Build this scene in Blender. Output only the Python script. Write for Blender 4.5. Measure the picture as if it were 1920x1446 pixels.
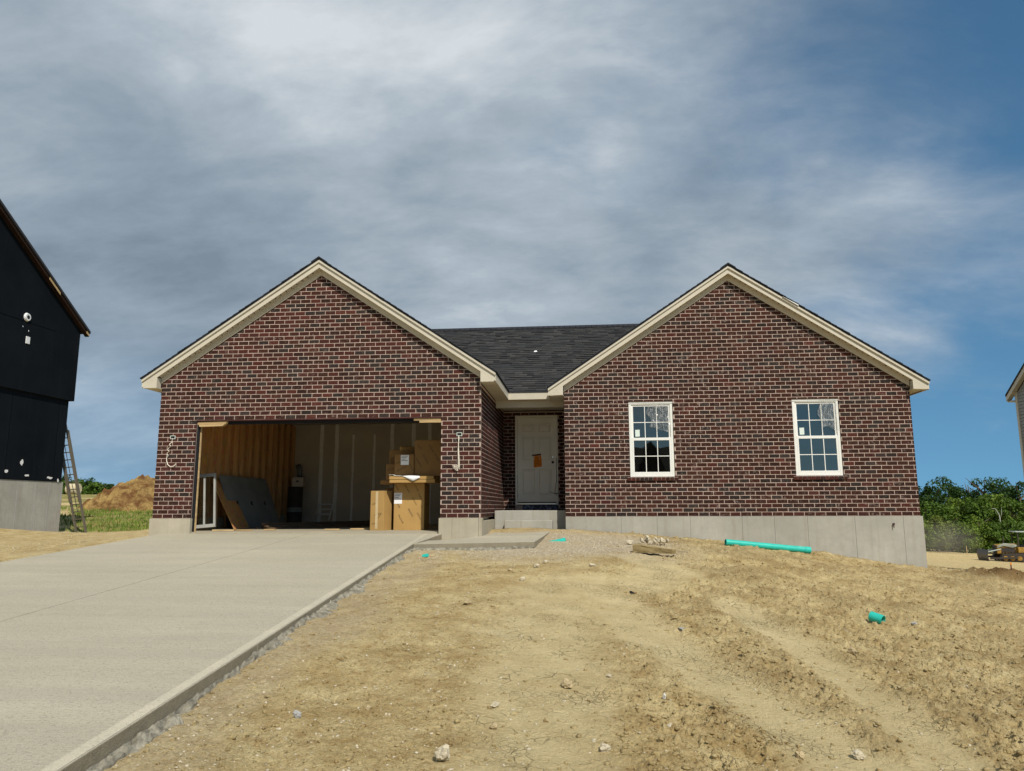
import bpy, bmesh, math, random
import numpy as np
from mathutils import Vector, Matrix

for o in list(bpy.data.objects):
    bpy.data.objects.remove(o)
scene = bpy.context.scene
COL = scene.collection
rnd = random.Random(11)
nrng = np.random.RandomState(5)

# ------------------------------------------------------------------ camera
CAM = Vector((1.893, -13.755, 0.434))
cam_d = bpy.data.cameras.new('camera')
cam = bpy.data.objects.new('camera', cam_d)
COL.objects.link(cam)
cam_d.sensor_width = 36.0
cam_d.lens = 36.0 * 1401.1 / 1920.0
cam_d.clip_start = 0.05
cam_d.clip_end = 3000
cam.matrix_world = (Matrix.Translation(CAM) @ Matrix.Rotation(0.0946, 4, 'Z')
                    @ Matrix.Rotation(math.pi / 2 + 0.1621, 4, 'X') @ Matrix.Rotation(-0.0033, 4, 'Z'))
scene.camera = cam
scene.render.resolution_x = 1024
scene.render.resolution_y = 771
scene.view_settings.view_transform = 'Standard'
scene.view_settings.look = 'None'
scene.view_settings.gamma = 1.0
scene.view_settings.use_curve_mapping = False
scene.view_settings.exposure = 0.18

# ------------------------------------------------------------------ sun and sky
SUN = Vector((1.0, -1.85, 2.15)).normalized()          # towards the sun
sun_d = bpy.data.lights.new('sun', 'SUN')
sun_d.energy = 3.9
sun_d.angle = math.radians(0.6)
sun_d.color = (1.0, 0.94, 0.84)
sun = bpy.data.objects.new('sun', sun_d)
COL.objects.link(sun)
sun.rotation_euler = (-SUN).to_track_quat('-Z', 'Y').to_euler()
sun.location = SUN * 60

world = bpy.data.worlds.new('World')
scene.world = world
world.use_nodes = True
wt = world.node_tree
wt.nodes.clear()


def N(t, kind, **kw):
    n = t.nodes.new(kind)
    for k, v in kw.items():
        setattr(n, k, v)
    return n


SKYOFF = [(0.8, 13.9, 0), (2.9, 9.3, 0), (11.7, 13.6, 0)]


def build_sky():
    t = wt
    L = t.links.new
    sky = N(t, 'ShaderNodeTexSky', sky_type='NISHITA')
    sky.sun_disc = False
    sky.sun_elevation = math.asin(SUN.z)
    sky.sun_rotation = math.atan2(SUN.x, SUN.y)
    sky.air_density = 1.0
    sky.dust_density = 0.1
    sky.ozone_density = 2.6
    bg1 = N(t, 'ShaderNodeBackground')
    bg1.inputs['Strength'].default_value = 0.084
    tint = N(t, 'ShaderNodeMix', data_type='RGBA', blend_type='MULTIPLY'); tint.inputs[0].default_value = 1.0; tint.inputs[7].default_value = (0.74, 1.12, 1.14, 1)
    L(sky.outputs[0], tint.inputs[6]); L(tint.outputs[2], bg1.inputs['Color'])
    tcs = N(t, 'ShaderNodeTexCoord'); ss = N(t, 'ShaderNodeSeparateXYZ'); cs = N(t, 'ShaderNodeCombineXYZ')
    L(tcs.outputs['Generated'], ss.inputs[0]); L(ss.outputs[0], cs.inputs[0]); L(ss.outputs[1], cs.inputs[1])
    lift = N(t, 'ShaderNodeMath', operation='MULTIPLY_ADD'); lift.inputs[1].default_value = 0.78; lift.inputs[2].default_value = 0.20
    mx = N(t, 'ShaderNodeMath', operation='MAXIMUM'); mx.inputs[1].default_value = 0.0
    L(ss.outputs[2], mx.inputs[0]); L(mx.outputs[0], lift.inputs[0]); L(lift.outputs[0], cs.inputs[2]); L(cs.outputs[0], sky.inputs['Vector'])
    # a cloud sheet: the view direction meets a flat layer overhead
    tc = N(t, 'ShaderNodeTexCoord')
    sep = N(t, 'ShaderNodeSeparateXYZ')
    L(tc.outputs['Generated'], sep.inputs[0])
    zz = N(t, 'ShaderNodeMath', operation='MAXIMUM'); zz.inputs[1].default_value = 0.0
    L(sep.outputs['Z'], zz.inputs[0])
    za = N(t, 'ShaderNodeMath', operation='ADD'); za.inputs[1].default_value = 0.34
    L(zz.outputs[0], za.inputs[0])
    dx = N(t, 'ShaderNodeMath', operation='DIVIDE'); L(sep.outputs['X'], dx.inputs[0]); L(za.outputs[0], dx.inputs[1])
    dy = N(t, 'ShaderNodeMath', operation='DIVIDE'); L(sep.outputs['Y'], dy.inputs[0]); L(za.outputs[0], dy.inputs[1])
    cmb = N(t, 'ShaderNodeCombineXYZ'); L(dx.outputs[0], cmb.inputs[0]); L(dy.outputs[0], cmb.inputs[1])

    def noise(scale, detail, rough, off, dist=0.0, sc=(1, 1, 1)):
        m = N(t, 'ShaderNodeMapping')
        m.inputs['Location'].default_value = off
        m.inputs['Scale'].default_value = sc
        L(cmb.outputs[0], m.inputs['Vector'])
        n = N(t, 'ShaderNodeTexNoise')
        n.inputs['Scale'].default_value = scale
        n.inputs['Detail'].default_value = detail
        n.inputs['Roughness'].default_value = rough
        n.inputs['Distortion'].default_value = dist
        L(m.outputs[0], n.inputs['Vector'])
        return n.outputs[0]

    def madd(a, k, b):
        n = N(t, 'ShaderNodeMath', operation='MULTIPLY_ADD')
        L(a, n.inputs[0]); n.inputs[1].default_value = k
        if isinstance(b, (int, float)):
            n.inputs[2].default_value = b
        else:
            L(b, n.inputs[2])
        return n.outputs[0]

    def ramp(a, stops, interp='EASE'):
        r = N(t, 'ShaderNodeValToRGB')
        r.color_ramp.interpolation = interp
        e = r.color_ramp.elements
        while len(e) < len(stops):
            e.new(0.5)
        for i, (p, c) in enumerate(stops):
            e[i].position = p
            e[i].color = c if len(c) == 4 else (*c, 1)
        L(a, r.inputs[0])
        return r.outputs[0]
    big = noise(0.75, 2.0, 0.45, SKYOFF[0], 0.2)
    fine = noise(2.3, 7.0, 0.58, SKYOFF[1], 0.25, (0.85, 1.15, 1))
    # the sheet thins out to the east (+x), where blue shows
    cov = madd(sep.outputs['X'], -0.84, madd(big, 0.75, madd(fine, 0.55, 0.075)))
    fac = ramp(cov, [(0.33, (0, 0, 0)), (0.68, (1, 1, 1))])
    facl = N(t, 'ShaderNodeMath', operation='MULTIPLY'); L(fac, facl.inputs[0])
    low = ramp(sep.outputs['Z'], [(0.0, (0.42,) * 3), (0.09, (0.62,) * 3), (0.26, (0.97,) * 3)])
    L(low, facl.inputs[1])
    sh1 = noise(1.15, 3.0, 0.5, SKYOFF[2], 0.2, (0.8, 1.1, 1))
    sh2 = noise(4.2, 7.0, 0.60, (4.2, 0.4, 0), 0.25, (0.8, 1.25, 1))
    sh3 = noise(13.0, 4.0, 0.6, (1.2, 3.4, 0), 0.2, (0.7, 1.3, 1))
    shade = madd(sh3, 0.14, madd(sh2, 0.46, madd(sh1, 0.86, -0.235)))
    ccol = ramp(shade, [(0.28, (0.185, 0.235, 0.290)), (0.43, (0.270, 0.330, 0.390)), (0.56, (0.380, 0.440, 0.495)), (0.71, (0.60, 0.64, 0.67))], 'LINEAR')
    bg2 = N(t, 'ShaderNodeBackground')
    bg2.inputs['Strength'].default_value = 1.0
    L(ccol, bg2.inputs['Color'])
    mix = N(t, 'ShaderNodeMixShader')
    L(facl.outputs[0], mix.inputs[0]); L(bg1.outputs[0], mix.inputs[1]); L(bg2.outputs[0], mix.inputs[2])
    out = N(t, 'ShaderNodeOutputWorld')
    L(mix.outputs[0], out.inputs['Surface'])


build_sky()


# ------------------------------------------------------------------ helpers
def tag(o, label=None, cat=None, group=None, kind=None):
    if label: o['label'] = label
    if cat: o['category'] = cat
    if group: o['group'] = group
    if kind: o['kind'] = kind
    return o


def empty(name, loc=(0, 0, 0), rz=0.0, parent=None):
    o = bpy.data.objects.new(name, None)
    COL.objects.link(o)
    o.location = loc
    o.rotation_euler = (0, 0, rz)
    o.empty_display_size = 0.2
    if parent: o.parent = parent
    return o


def thing(name, label, cat, loc=(0, 0, 0), rz=0.0, group=None):
    return tag(empty(name, loc, rz), label, cat, group)


def link(name, me, mat=None, parent=None, loc=None):
    o = bpy.data.objects.new(name, me)
    COL.objects.link(o)
    if mat and not me.materials:
        me.materials.append(mat)
    if parent: o.parent = parent
    if loc is not None: o.location = loc
    return o


class MB:
    def __init__(s):
        s.v = []; s.f = []; s.c = []

    def add(s, vs, fs, col=None):
        b = len(s.v)
        s.v.extend([tuple(p) for p in vs])
        for f in fs:
            s.f.append(tuple(b + i for i in f)); s.c.append(col)
        return s

    def hexa(s, p, col=None):            # 8 points: bottom ring 0-3 (ccw from above), top ring 4-7
        return s.add(p, [(3, 2, 1, 0), (4, 5, 6, 7), (0, 1, 5, 4), (1, 2, 6, 5), (2, 3, 7, 6), (3, 0, 4, 7)], col)

    def box(s, x0, x1, y0, y1, z0, z1, col=None):
        return s.hexa([(x0, y0, z0), (x1, y0, z0), (x1, y1, z0), (x0, y1, z0),
                       (x0, y0, z1), (x1, y0, z1), (x1, y1, z1), (x0, y1, z1)], col)

    def prism(s, poly, a0, a1, axis='y', col=None):
        n = len(poly)
        def P(u, v, a):
            return (u, a, v) if axis == 'y' else ((a, u, v) if axis == 'x' else (u, v, a))
        vs = [P(u, v, a0) for u, v in poly] + [P(u, v, a1) for u, v in poly]
        fs = [tuple(range(n)), tuple(range(2 * n - 1, n - 1, -1))]
        for i in range(n):
            j = (i + 1) % n
            fs.append((j, i, n + i, n + j))
        return s.add(vs, fs, col)

    def tube(s, pts, r, seg=8, cap=True, col=None):
        pts = [Vector(p) for p in pts]
        rs = r if isinstance(r, (list, tuple)) else [r] * len(pts)
        rings = []
        up = Vector((0, 0, 1))
        for i, p in enumerate(pts):
            d = (pts[min(i + 1, len(pts) - 1)] - pts[max(i - 1, 0)]).normalized()
            a = up if abs(d.dot(up)) < 0.95 else Vector((1, 0, 0))
            u = d.cross(a).normalized(); w = u.cross(d).normalized()
            rings.append([p + (u * math.cos(2 * math.pi * k / seg) + w * math.sin(2 * math.pi * k / seg)) * rs[i] for k in range(seg)])
        vs = [q for ring in rings for q in ring]
        fs = []
        for i in range(len(rings) - 1):
            for k in range(seg):
                a = i * seg + k; b = i * seg + (k + 1) % seg
                fs.append((a, b, b + seg, a + seg))
        if cap:
            fs.append(tuple(range(seg - 1, -1, -1))); fs.append(tuple((len(rings) - 1) * seg + k for k in range(seg)))
        return s.add(vs, fs, col)

    def bar(s, a, b, w, h, up=(0, 0, 1), col=None):
        a = Vector(a); b = Vector(b); d = (b - a).normalized(); up = Vector(up)
        u = d.cross(up).normalized(); v = u.cross(d).normalized()
        q = lambda p, i, j: p + u * (i * w / 2) + v * (j * h / 2)
        return s.hexa([q(a, -1, -1), q(a, 1, -1), q(b, 1, -1), q(b, -1, -1), q(a, -1, 1), q(a, 1, 1), q(b, 1, 1), q(b, -1, 1)], col)

    def mesh(s, name, smooth=False):
        me = bpy.data.meshes.new(name)
        me.from_pydata(s.v, [], s.f)
        if any(c is not None for c in s.c):
            at = me.color_attributes.new('tone', 'FLOAT_COLOR', 'CORNER')
            buf = []
            for f, c in zip(s.f, s.c):
                c = c or (1, 1, 1)
                buf.extend([c[0], c[1], c[2], 1.0] * len(f))
            at.data.foreach_set('color', buf)
        bm = bmesh.new(); bm.from_mesh(me)
        bmesh.ops.recalc_face_normals(bm, faces=bm.faces)
        bm.to_mesh(me); bm.free()
        if smooth:
            me.polygons.foreach_set('use_smooth', [True] * len(me.polygons))
        return me

    def build(s, name, mat, parent=None, smooth=False, loc=None, bevel=0.0):
        o = link(name, s.mesh(name, smooth), mat, parent, loc)
        if bevel:
            m = o.modifiers.new('bevel', 'BEVEL'); m.width = bevel; m.segments = 2; m.limit_method = 'ANGLE'
        return o


def one(fn, *a, **k):
    m = MB(); getattr(m, fn)(*a, **k); return m


# numpy value noise
def _hash(ix, iy, seed):
    h = (ix.astype(np.int64) * 374761393 + iy.astype(np.int64) * 668265263 + seed * 1442695041) & 0x7fffffff
    h = ((h ^ (h >> 13)) * 1274126177) & 0x7fffffff
    return ((h ^ (h >> 16)) & 0xffff) / 65535.0


def vnoise(x, y, seed=0):
    ix = np.floor(x); iy = np.floor(y)
    fx = x - ix; fy = y - iy
    fx = fx * fx * fx * (fx * (fx * 6 - 15) + 10); fy = fy * fy * fy * (fy * (fy * 6 - 15) + 10)
    a = _hash(ix, iy, seed); b = _hash(ix + 1, iy, seed); c = _hash(ix, iy + 1, seed); d = _hash(ix + 1, iy + 1, seed)
    return (a * (1 - fx) + b * fx) * (1 - fy) + (c * (1 - fx) + d * fx) * fy


def fbm(x, y, oct=4, seed=0, gain=0.5):
    s = 0; a = 1; n = 0
    for i in range(oct):
        c, sn = math.cos(0.7 * i + .3), math.sin(0.7 * i + .3)
        s = s + a * vnoise((x * c - y * sn) * 2 ** i + 17.3 * i, (x * sn + y * c) * 2 ** i - 9.1 * i, seed + i); n += a; a *= gain
    return s / n


# ------------------------------------------------------------------ materials
class Mat:
    def __init__(s, name):
        s.m = bpy.data.materials.new(name); s.m.use_nodes = True
        s.t = s.m.node_tree; s.t.nodes.clear()
        s.out = s.n('ShaderNodeOutputMaterial'); s.b = s.n('ShaderNodeBsdfPrincipled')
        s.L(s.b.outputs[0], s.out.inputs['Surface'])
        s._pos = None

    def n(s, kind, **kw): return N(s.t, kind, **kw)
    def L(s, a, b): s.t.links.new(a, b)

    @property
    def pos(s):
        if s._pos is None:
            s._pos = s.n('ShaderNodeNewGeometry').outputs['Position']
        return s._pos

    def obj(s): return s.n('ShaderNodeTexCoord').outputs['Object']

    def map(s, v, scale=(1, 1, 1), loc=(0, 0, 0), rot=(0, 0, 0)):
        m = s.n('ShaderNodeMapping')
        m.inputs['Scale'].default_value = scale; m.inputs['Location'].default_value = loc; m.inputs['Rotation'].default_value = rot
        s.L(v, m.inputs['Vector']); return m.outputs[0]

    def noise(s, scale, detail=4, rough=0.55, vec=None, dist=0.0):
        n = s.n('ShaderNodeTexNoise')
        n.inputs['Scale'].default_value = scale; n.inputs['Detail'].default_value = detail
        n.inputs['Roughness'].default_value = rough; n.inputs['Distortion'].default_value = dist
        s.L(vec if vec is not None else s.pos, n.inputs['Vector']); return n.outputs[0]

    def vor(s, scale, feature='F1', vec=None, out=0):
        n = s.n('ShaderNodeTexVoronoi', feature=feature)
        n.inputs['Scale'].default_value = scale
        s.L(vec if vec is not None else s.pos, n.inputs['Vector']); return n.outputs[out]

    def ramp(s, f, stops, interp='LINEAR'):
        r = s.n('ShaderNodeValToRGB'); r.color_ramp.interpolation = interp
        e = r.color_ramp.elements
        while len(e) < len(stops): e.new(0.5)
        for i, (p, c) in enumerate(stops):
            if isinstance(c, (int, float)): c = (c, c, c)
            e[i].position = p; e[i].color = (*c, 1)
        s.L(f, r.inputs[0]); return r.outputs[0]

    def mix(s, f, a, b, mode='MIX'):
        n = s.n('ShaderNodeMix', data_type='RGBA', blend_type=mode)
        for k, v in ((0, f), (6, a), (7, b)):
            sock = n.inputs[k]
            if isinstance(v, (int, float)): sock.default_value = v if k == 0 else (v, v, v, 1)
            elif isinstance(v, tuple): sock.default_value = (*v, 1)
            else: s.L(v, sock)
        return n.outputs[2]

    def math(s, op, a, b=0.0, c=None, clamp=False):
        n = s.n('ShaderNodeMath', operation=op); n.use_clamp = clamp
        for i, v in enumerate((a, b) if c is None else (a, b, c)):
            if isinstance(v, (int, float)): n.inputs[i].default_value = v
            else: s.L(v, n.inputs[i])
        return n.outputs[0]

    def attr(s, name, fac=False):
        n = s.n('ShaderNodeAttribute', attribute_name=name)
        return n.outputs['Fac'] if fac else n.outputs['Color']

    def col(s, c):
        if isinstance(c, tuple): s.b.inputs['Base Color'].default_value = (*c, 1)
        else: s.L(c, s.b.inputs['Base Color'])
        return s

    def rough(s, r):
        if isinstance(r, (int, float)): s.b.inputs['Roughness'].default_value = r
        else: s.L(r, s.b.inputs['Roughness'])
        return s

    def spec(s, v): s.b.inputs['Specular IOR Level'].default_value = v; return s

    def bump(s, h, strength=0.5, dist=0.01):
        n = s.n('ShaderNodeBump'); n.inputs['Strength'].default_value = strength; n.inputs['Distance'].default_value = dist
        s.L(h, n.inputs['Height']); s.L(n.outputs[0], s.b.inputs['Normal']); return s


def plain(name, c, rough=0.6, spec=0.3, var=0.12, scale=6.0, metal=0.0, bump=0.0):
    m = Mat(name)
    f = m.noise(scale, 5, 0.6)
    lo = tuple(x * (1 - var) for x in c); hi = tuple(min(1, x * (1 + var)) for x in c)
    m.col(m.ramp(f, [(0.3, lo), (0.7, hi)])).rough(rough).spec(spec)
    m.b.inputs['Metallic'].default_value = metal
    if bump: m.bump(m.noise(scale * 6, 4), bump, 0.01)
    return m.m


def wood(name, c, rough=0.65, dark=0.55, axis=2):
    m = Mat(name)
    sc = [18, 18, 18]; sc[axis] = 1.2
    f = m.noise(1.0, 6, 0.6, m.map(m.pos, tuple(sc)), 0.8)
    g = m.noise(2.3, 3)
    a = m.ramp(f, [(0.3, tuple(x * dark for x in c)), (0.62, c)])
    m.col(m.mix(m.ramp(g, [(0.4, 0.0), (0.7, 0.35)]), a, tuple(x * 0.72 for x in c))).rough(rough).spec(0.2)
    return m.m


M = {}


def make_materials():
    # brick: tone comes from each brick, grain and mortar smears from noise
    m = Mat('brick')
    g = m.noise(95, 4, 0.7)
    base = m.mix(1.0, m.attr('tone'), m.ramp(g, [(0.28, 0.5), (0.72, 1.45)]), 'MULTIPLY')
    smear = m.math('MULTIPLY', m.ramp(m.noise(16, 5, 0.7), [(0.56, 0.0), (0.68, 1.0)]), m.ramp(m.noise(1.3, 4, 0.65), [(0.42, 0.12), (0.66, 1.0)]))
    smear = m.math('MULTIPLY', smear, 0.62)
    m.col(m.mix(smear, base, (0.34, 0.28, 0.24))).rough(0.9).spec(0.08)
    m.bump(g, 0.5, 0.006)
    M['brick'] = m.m
    m = Mat('mortar')
    f = m.noise(45, 5, 0.7); f2 = m.noise(2.2, 4)
    a = m.ramp(f, [(0.25, (0.29, 0.215, 0.175)), (0.6, (0.50, 0.385, 0.32))])
    m.col(m.mix(m.ramp(f2, [(0.45, 0.0), (0.75, 0.3)]), a, (0.46, 0.39, 0.34))).rough(0.95).spec(0.1)
    m.bump(f, 0.5, 0.006)
    M['mortar'] = m.m

    def concrete(name, c, streak=0.25, scale=1.0):
        m = Mat(name)
        big = m.noise(0.8 * scale, 5, 0.6); mid = m.noise(7 * scale, 6, 0.65); fine = m.noise(160, 3, 0.7)
        st = m.noise(1.0, 4, 0.6, m.map(m.pos, (9, 9, 0.5)))
        a = m.mix(m.ramp(big, [(0.35, 0.0), (0.68, 1.0)]), tuple(x * 0.80 for x in c), tuple(min(1, x * 1.08) for x in c))
        a = m.mix(m.ramp(mid, [(0.35, 0.22), (0.6, 0.0)]), a, tuple(x * 0.62 for x in c))
        a = m.mix(m.ramp(st, [(0.5, 0.0), (0.75, streak)]), a, (c[0] * 0.62, c[1] * 0.56, c[2] * 0.46))
        a = m.mix(m.ramp(fine, [(0.3, 0.16), (0.7, 0.0)]), a, tuple(x * 0.5 for x in c))
        m.col(a).rough(0.88).spec(0.2)
        m.bump(m.math('MULTIPLY_ADD', fine, 0.5, mid), 0.35, 0.01)
        return m.m
    M['foundation'] = concrete('foundation', (0.405, 0.387, 0.33), 0.42)
    M['foundation_tan'] = concrete('foundation_tan', (0.45, 0.405, 0.305), 0.45)
    # broom finished drive
    m = Mat('drive')
    br = m.noise(1.0, 3, 0.7, m.map(m.pos, (4, 120, 4)))
    grit = m.noise(130, 3, 0.75); speck = m.vor(85)
    big = m.noise(0.55, 5, 0.6, m.map(m.pos, (0.6, 1.6, 1))); band = m.noise(1.0, 3, 0.5, m.map(m.pos, (0.18, 2.3, 1)))
    a = m.mix(m.ramp(big, [(0.32, 0.0), (0.7, 1.0)]), (0.52, 0.463, 0.337), (0.625, 0.557, 0.41))
    a = m.mix(m.ramp(band, [(0.42, 0.32), (0.62, 0.0)]), a, (0.415, 0.38, 0.30))
    pit = m.noise(48, 4, 0.75)
    a = m.mix(m.ramp(pit, [(0.32, 0.8), (0.47, 0.0)]), a, (0.27, 0.24, 0.18))
    a = m.mix(m.ramp(grit, [(0.3, 0.6), (0.55, 0.0)]), a, (0.26, 0.24, 0.19))
    a = m.mix(m.ramp(br, [(0.35, 0.24), (0.6, 0.0)]), a, (0.28, 0.265, 0.22))
    sx = m.n('ShaderNodeSeparateXYZ'); m.L(m.pos, sx.inputs[0])
    ed = m.math('ADD', sx.outputs[0], m.math('MULTIPLY_ADD', sx.outputs[1], 0.037, 0.9432))      # smooth tooled margin
    ed = m.ramp(m.math('MULTIPLY_ADD', ed, 4.0, 1.0, ), [(0.62, 0.0), (0.68, 1.0), (0.955, 1.0), (0.97, 0.0)])
    blot = m.noise(0.9, 5, 0.7, m.map(m.pos, (1, 1, 1), (4, 7, 0)))
    a = m.mix(m.ramp(blot, [(0.60, 0.0), (0.74, 0.30)]), a, (0.34, 0.29, 0.20))
    a = m.mix(m.math('MULTIPLY', ed, 0.12), a, (0.50, 0.455, 0.35))
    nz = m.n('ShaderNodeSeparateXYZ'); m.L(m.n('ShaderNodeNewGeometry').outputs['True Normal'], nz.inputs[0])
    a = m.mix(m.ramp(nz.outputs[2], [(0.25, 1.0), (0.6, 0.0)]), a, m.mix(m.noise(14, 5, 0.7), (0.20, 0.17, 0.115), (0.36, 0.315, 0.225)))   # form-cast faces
    m.col(a).rough(0.85).spec(0.2)
    hh = m.math('MULTIPLY', m.math('MULTIPLY_ADD', br, 0.7, m.math('ADD', grit, pit)), m.math('MULTIPLY_ADD', ed, -0.8, 1.0))
    m.bump(hh, 0.8, 0.012)
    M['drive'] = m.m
    # wood trim painted almond
    M['trim'] = plain('trim', (0.53, 0.485, 0.385), 0.45, 0.35, 0.05, 3)
    M['soffit'] = plain('soffit', (0.50, 0.45, 0.35), 0.55, 0.3, 0.05, 3)
    M['vent_slot'] = plain('vent_slot', (0.03, 0.027, 0.022), 0.8)
    M['door'] = plain('door', (0.82, 0.80, 0.71), 0.42, 0.35, 0.05, 2)
    M['vinyl'] = plain('vinyl', (0.74, 0.74, 0.69), 0.35, 0.4, 0.03, 3)
    M['steel'] = plain('steel', (0.55, 0.52, 0.46), 0.3, 0.5, 0.1, 8, 1.0)
    M['black'] = plain('black', (0.018, 0.018, 0.02), 0.6)
    M['felt'] = plain('felt', (0.012, 0.012, 0.014), 0.9)
    M['lintel'] = plain('lintel', (0.075, 0.022, 0.02), 0.6)
    M['lumber'] = wood('lumber', (0.55, 0.385, 0.19), axis=0)
    M['lumber_dark'] = wood('lumber_dark', (0.13, 0.085, 0.05), axis=1)
    M['stud'] = wood('stud', (0.62, 0.35, 0.14), axis=2)
    m = Mat('osb')
    v = m.vor(26, 'F1', m.map(m.pos, (1.0, 1.0, 0.35)), 1)
    a = m.mix(m.ramp(m.noise(30, 4), [(0.3, 0.0), (0.7, 0.5)]), (0.50, 0.26, 0.095), (0.38, 0.19, 0.07))
    m.col(m.mix(0.35, a, v, 'SOFT_LIGHT')).rough(0.8).spec(0.15)
    M['osb'] = m.m
    M['drywall'] = plain('drywall', (0.53, 0.46, 0.345), 0.9, 0.1, 0.10, 1.2)
    M['mud'] = plain('mud', (0.86, 0.82, 0.72), 0.9, 0.1, 0.10, 7)
    M['grey_board'] = plain('grey_board', (0.20, 0.205, 0.19), 0.8, 0.15, 0.12, 3)
    M['floor_slab'] = concrete('floor_slab', (0.42, 0.37, 0.27), 0.1)

    def cardboard(name, c):
        m = Mat(name)
        st = m.noise(1.0, 3, 0.5, m.map(m.pos, (90, 90, 3))); b = m.noise(3, 4)
        a = m.mix(m.ramp(b, [(0.35, 0.0), (0.7, 1.0)]), tuple(x * 0.86 for x in c), c)
        m.col(m.mix(m.ramp(st, [(0.4, 0.18), (0.6, 0.0)]), a, tuple(x * 0.7 for x in c))).rough(0.8).spec(0.15)
        return m.m
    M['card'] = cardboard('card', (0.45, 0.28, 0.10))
    M['card_shaded'] = cardboard('card_shaded', (0.27, 0.15, 0.055))  # same cardboard with garage shade painted into its colour, for cartons out of the sun
    M['ink'] = plain('ink', (0.045, 0.035, 0.025), 0.8)
    M['paper'] = plain('paper', (0.80, 0.80, 0.80), 0.7, 0.2, 0.05)
    M['sticker'] = plain('sticker', (0.62, 0.70, 0.64), 0.6, 0.2, 0.04)
    M['orange'] = plain('orange', (0.72, 0.235, 0.02), 0.7, 0.2, 0.08)
    M['orange_ink'] = plain('orange_ink', (0.40, 0.10, 0.01), 0.7, 0.2, 0.05)
    M['wire_white'] = plain('wire_white', (0.72, 0.66, 0.54), 0.5)
    M['box_blue'] = plain('box_blue', (0.50, 0.56, 0.50), 0.5)
    M['glove'] = plain('glove', (0.52, 0.46, 0.38), 0.9, 0.1, 0.3, 60)
    # window glass: thin pane, sky mirrored by Fresnel, dark room behind
    m = Mat('glass')
    gl = m.n('ShaderNodeBsdfGlossy'); gl.inputs['Roughness'].default_value = 0.015; gl.inputs['Color'].default_value = (0.98, 1.0, 0.86, 1)
    tr = m.n('ShaderNodeBsdfTransparent'); tr.inputs['Color'].default_value = (0.42, 0.47, 0.46, 1)
    fr = m.n('ShaderNodeFresnel'); fr.inputs['IOR'].default_value = 1.62
    wob = m.n('ShaderNodeBump'); wob.inputs['Strength'].default_value = 0.03; wob.inputs['Distance'].default_value = 0.02
    m.L(m.noise(2.2, 2), wob.inputs['Height']); m.L(wob.outputs[0], gl.inputs['Normal'])
    ms = m.n('ShaderNodeMixShader'); m.L(m.math('MULTIPLY', fr.outputs[0], 2.8, clamp=True), ms.inputs[0])
    m.L(tr.outputs[0], ms.inputs[1]); m.L(gl.outputs[0], ms.inputs[2]); m.L(ms.outputs[0], m.out.inputs['Surface'])
    M['glass'] = m.m
    m = Mat('film')
    tr = m.n('ShaderNodeBsdfTransparent'); tr.inputs['Color'].default_value = (0.93, 0.93, 0.93, 1)
    m.col((0.75, 0.75, 0.73)).rough(0.18).spec(0.8)
    ms = m.n('ShaderNodeMixShader')
    cre = m.noise(1.0, 5, 0.65, m.map(m.pos, (70, 1, 14), (0, 0, 0), (0, 0.7, 0)), 1.2)
    m.L(m.ramp(cre, [(0.46, 0.04), (0.56, 0.22), (0.62, 0.5), (0.68, 0.10)]), ms.inputs[0])
    m.L(tr.outputs[0], ms.inputs[1]); m.L(m.b.outputs[0], ms.inputs[2]); m.L(ms.outputs[0], m.out.inputs['Surface'])
    M['film'] = m.m
    # shingles
    m = Mat('shingle')
    g = m.noise(220, 3, 0.8); b = m.noise(1.3, 4)
    a = m.mix(1.0, m.attr('tone'), m.ramp(g, [(0.3, 0.45), (0.7, 1.6)]), 'MULTIPLY')
    m.col(m.mix(m.ramp(b, [(0.4, 0.0), (0.7, 0.3)]), a, (0.045, 0.045, 0.047))).rough(0.92).spec(0.15)
    m.bump(g, 0.6, 0.004)
    M['shingle'] = m.m
    m = Mat('shingle_plain')
    m.col(m.ramp(m.noise(120, 4, 0.8), [(0.3, (0.012, 0.013, 0.017)), (0.7, (0.055, 0.055, 0.06))])).rough(0.92).spec(0.15)
    M['shingle_plain'] = m.m
    # teal sewer pipe
    M['teal'] = plain('teal', (0.02, 0.46, 0.37), 0.35, 0.45, 0.10, 9)
    M['teal_in'] = plain('teal_in', (0.02, 0.44, 0.36), 0.45, 0.4, 0.1, 9)
    # black sheathing of the neighbour
    m = Mat('sheathing')
    a = m.ramp(m.noise(0.7, 4), [(0.35, (0.0040, 0.0058, 0.0080)), (0.7, (0.0070, 0.0095, 0.0125))])
    m.col(m.mix(m.ramp(m.noise(1.0, 3, 0.5, m.map(m.pos, (6, 6, 0.4))), [(0.55, 0.0), (0.75, 0.4)]), a, (0.010, 0.013, 0.016))).rough(0.8).spec(0.08)
    M['sheathing'] = m.m
    M['paint_chip'] = plain('paint_chip', (0.72, 0.72, 0.70), 0.8, 0.1, 0.25, 30)
    m = Mat('siding')
    m.col(m.ramp(m.noise(1.0, 3, 0.5, m.map(m.pos, (2, 2, 30))), [(0.35, (0.25, 0.255, 0.24)), (0.7, (0.31, 0.315, 0.30))])).rough(0.6).spec(0.3)
    M['siding'] = m.m
    M['ladder'] = plain('ladder', (0.115, 0.095, 0.065), 0.6, 0.3, 0.2, 9)
    M['yellow'] = plain('yellow', (0.34, 0.19, 0.03), 0.6, 0.3, 0.45, 4)
    M['seam'] = plain('seam', (0.0022, 0.0026, 0.003), 0.9, 0.05)
    M['track_steel'] = plain('track_steel', (0.045, 0.036, 0.028), 0.7, 0.3, 0.3, 6)
    M['blade'] = plain('blade', (0.055, 0.045, 0.038), 0.45, 0.4, 0.3, 3)
    M['hose'] = plain('hose', (0.32, 0.36, 0.30), 0.5, 0.4, 0.2, 6)
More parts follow.
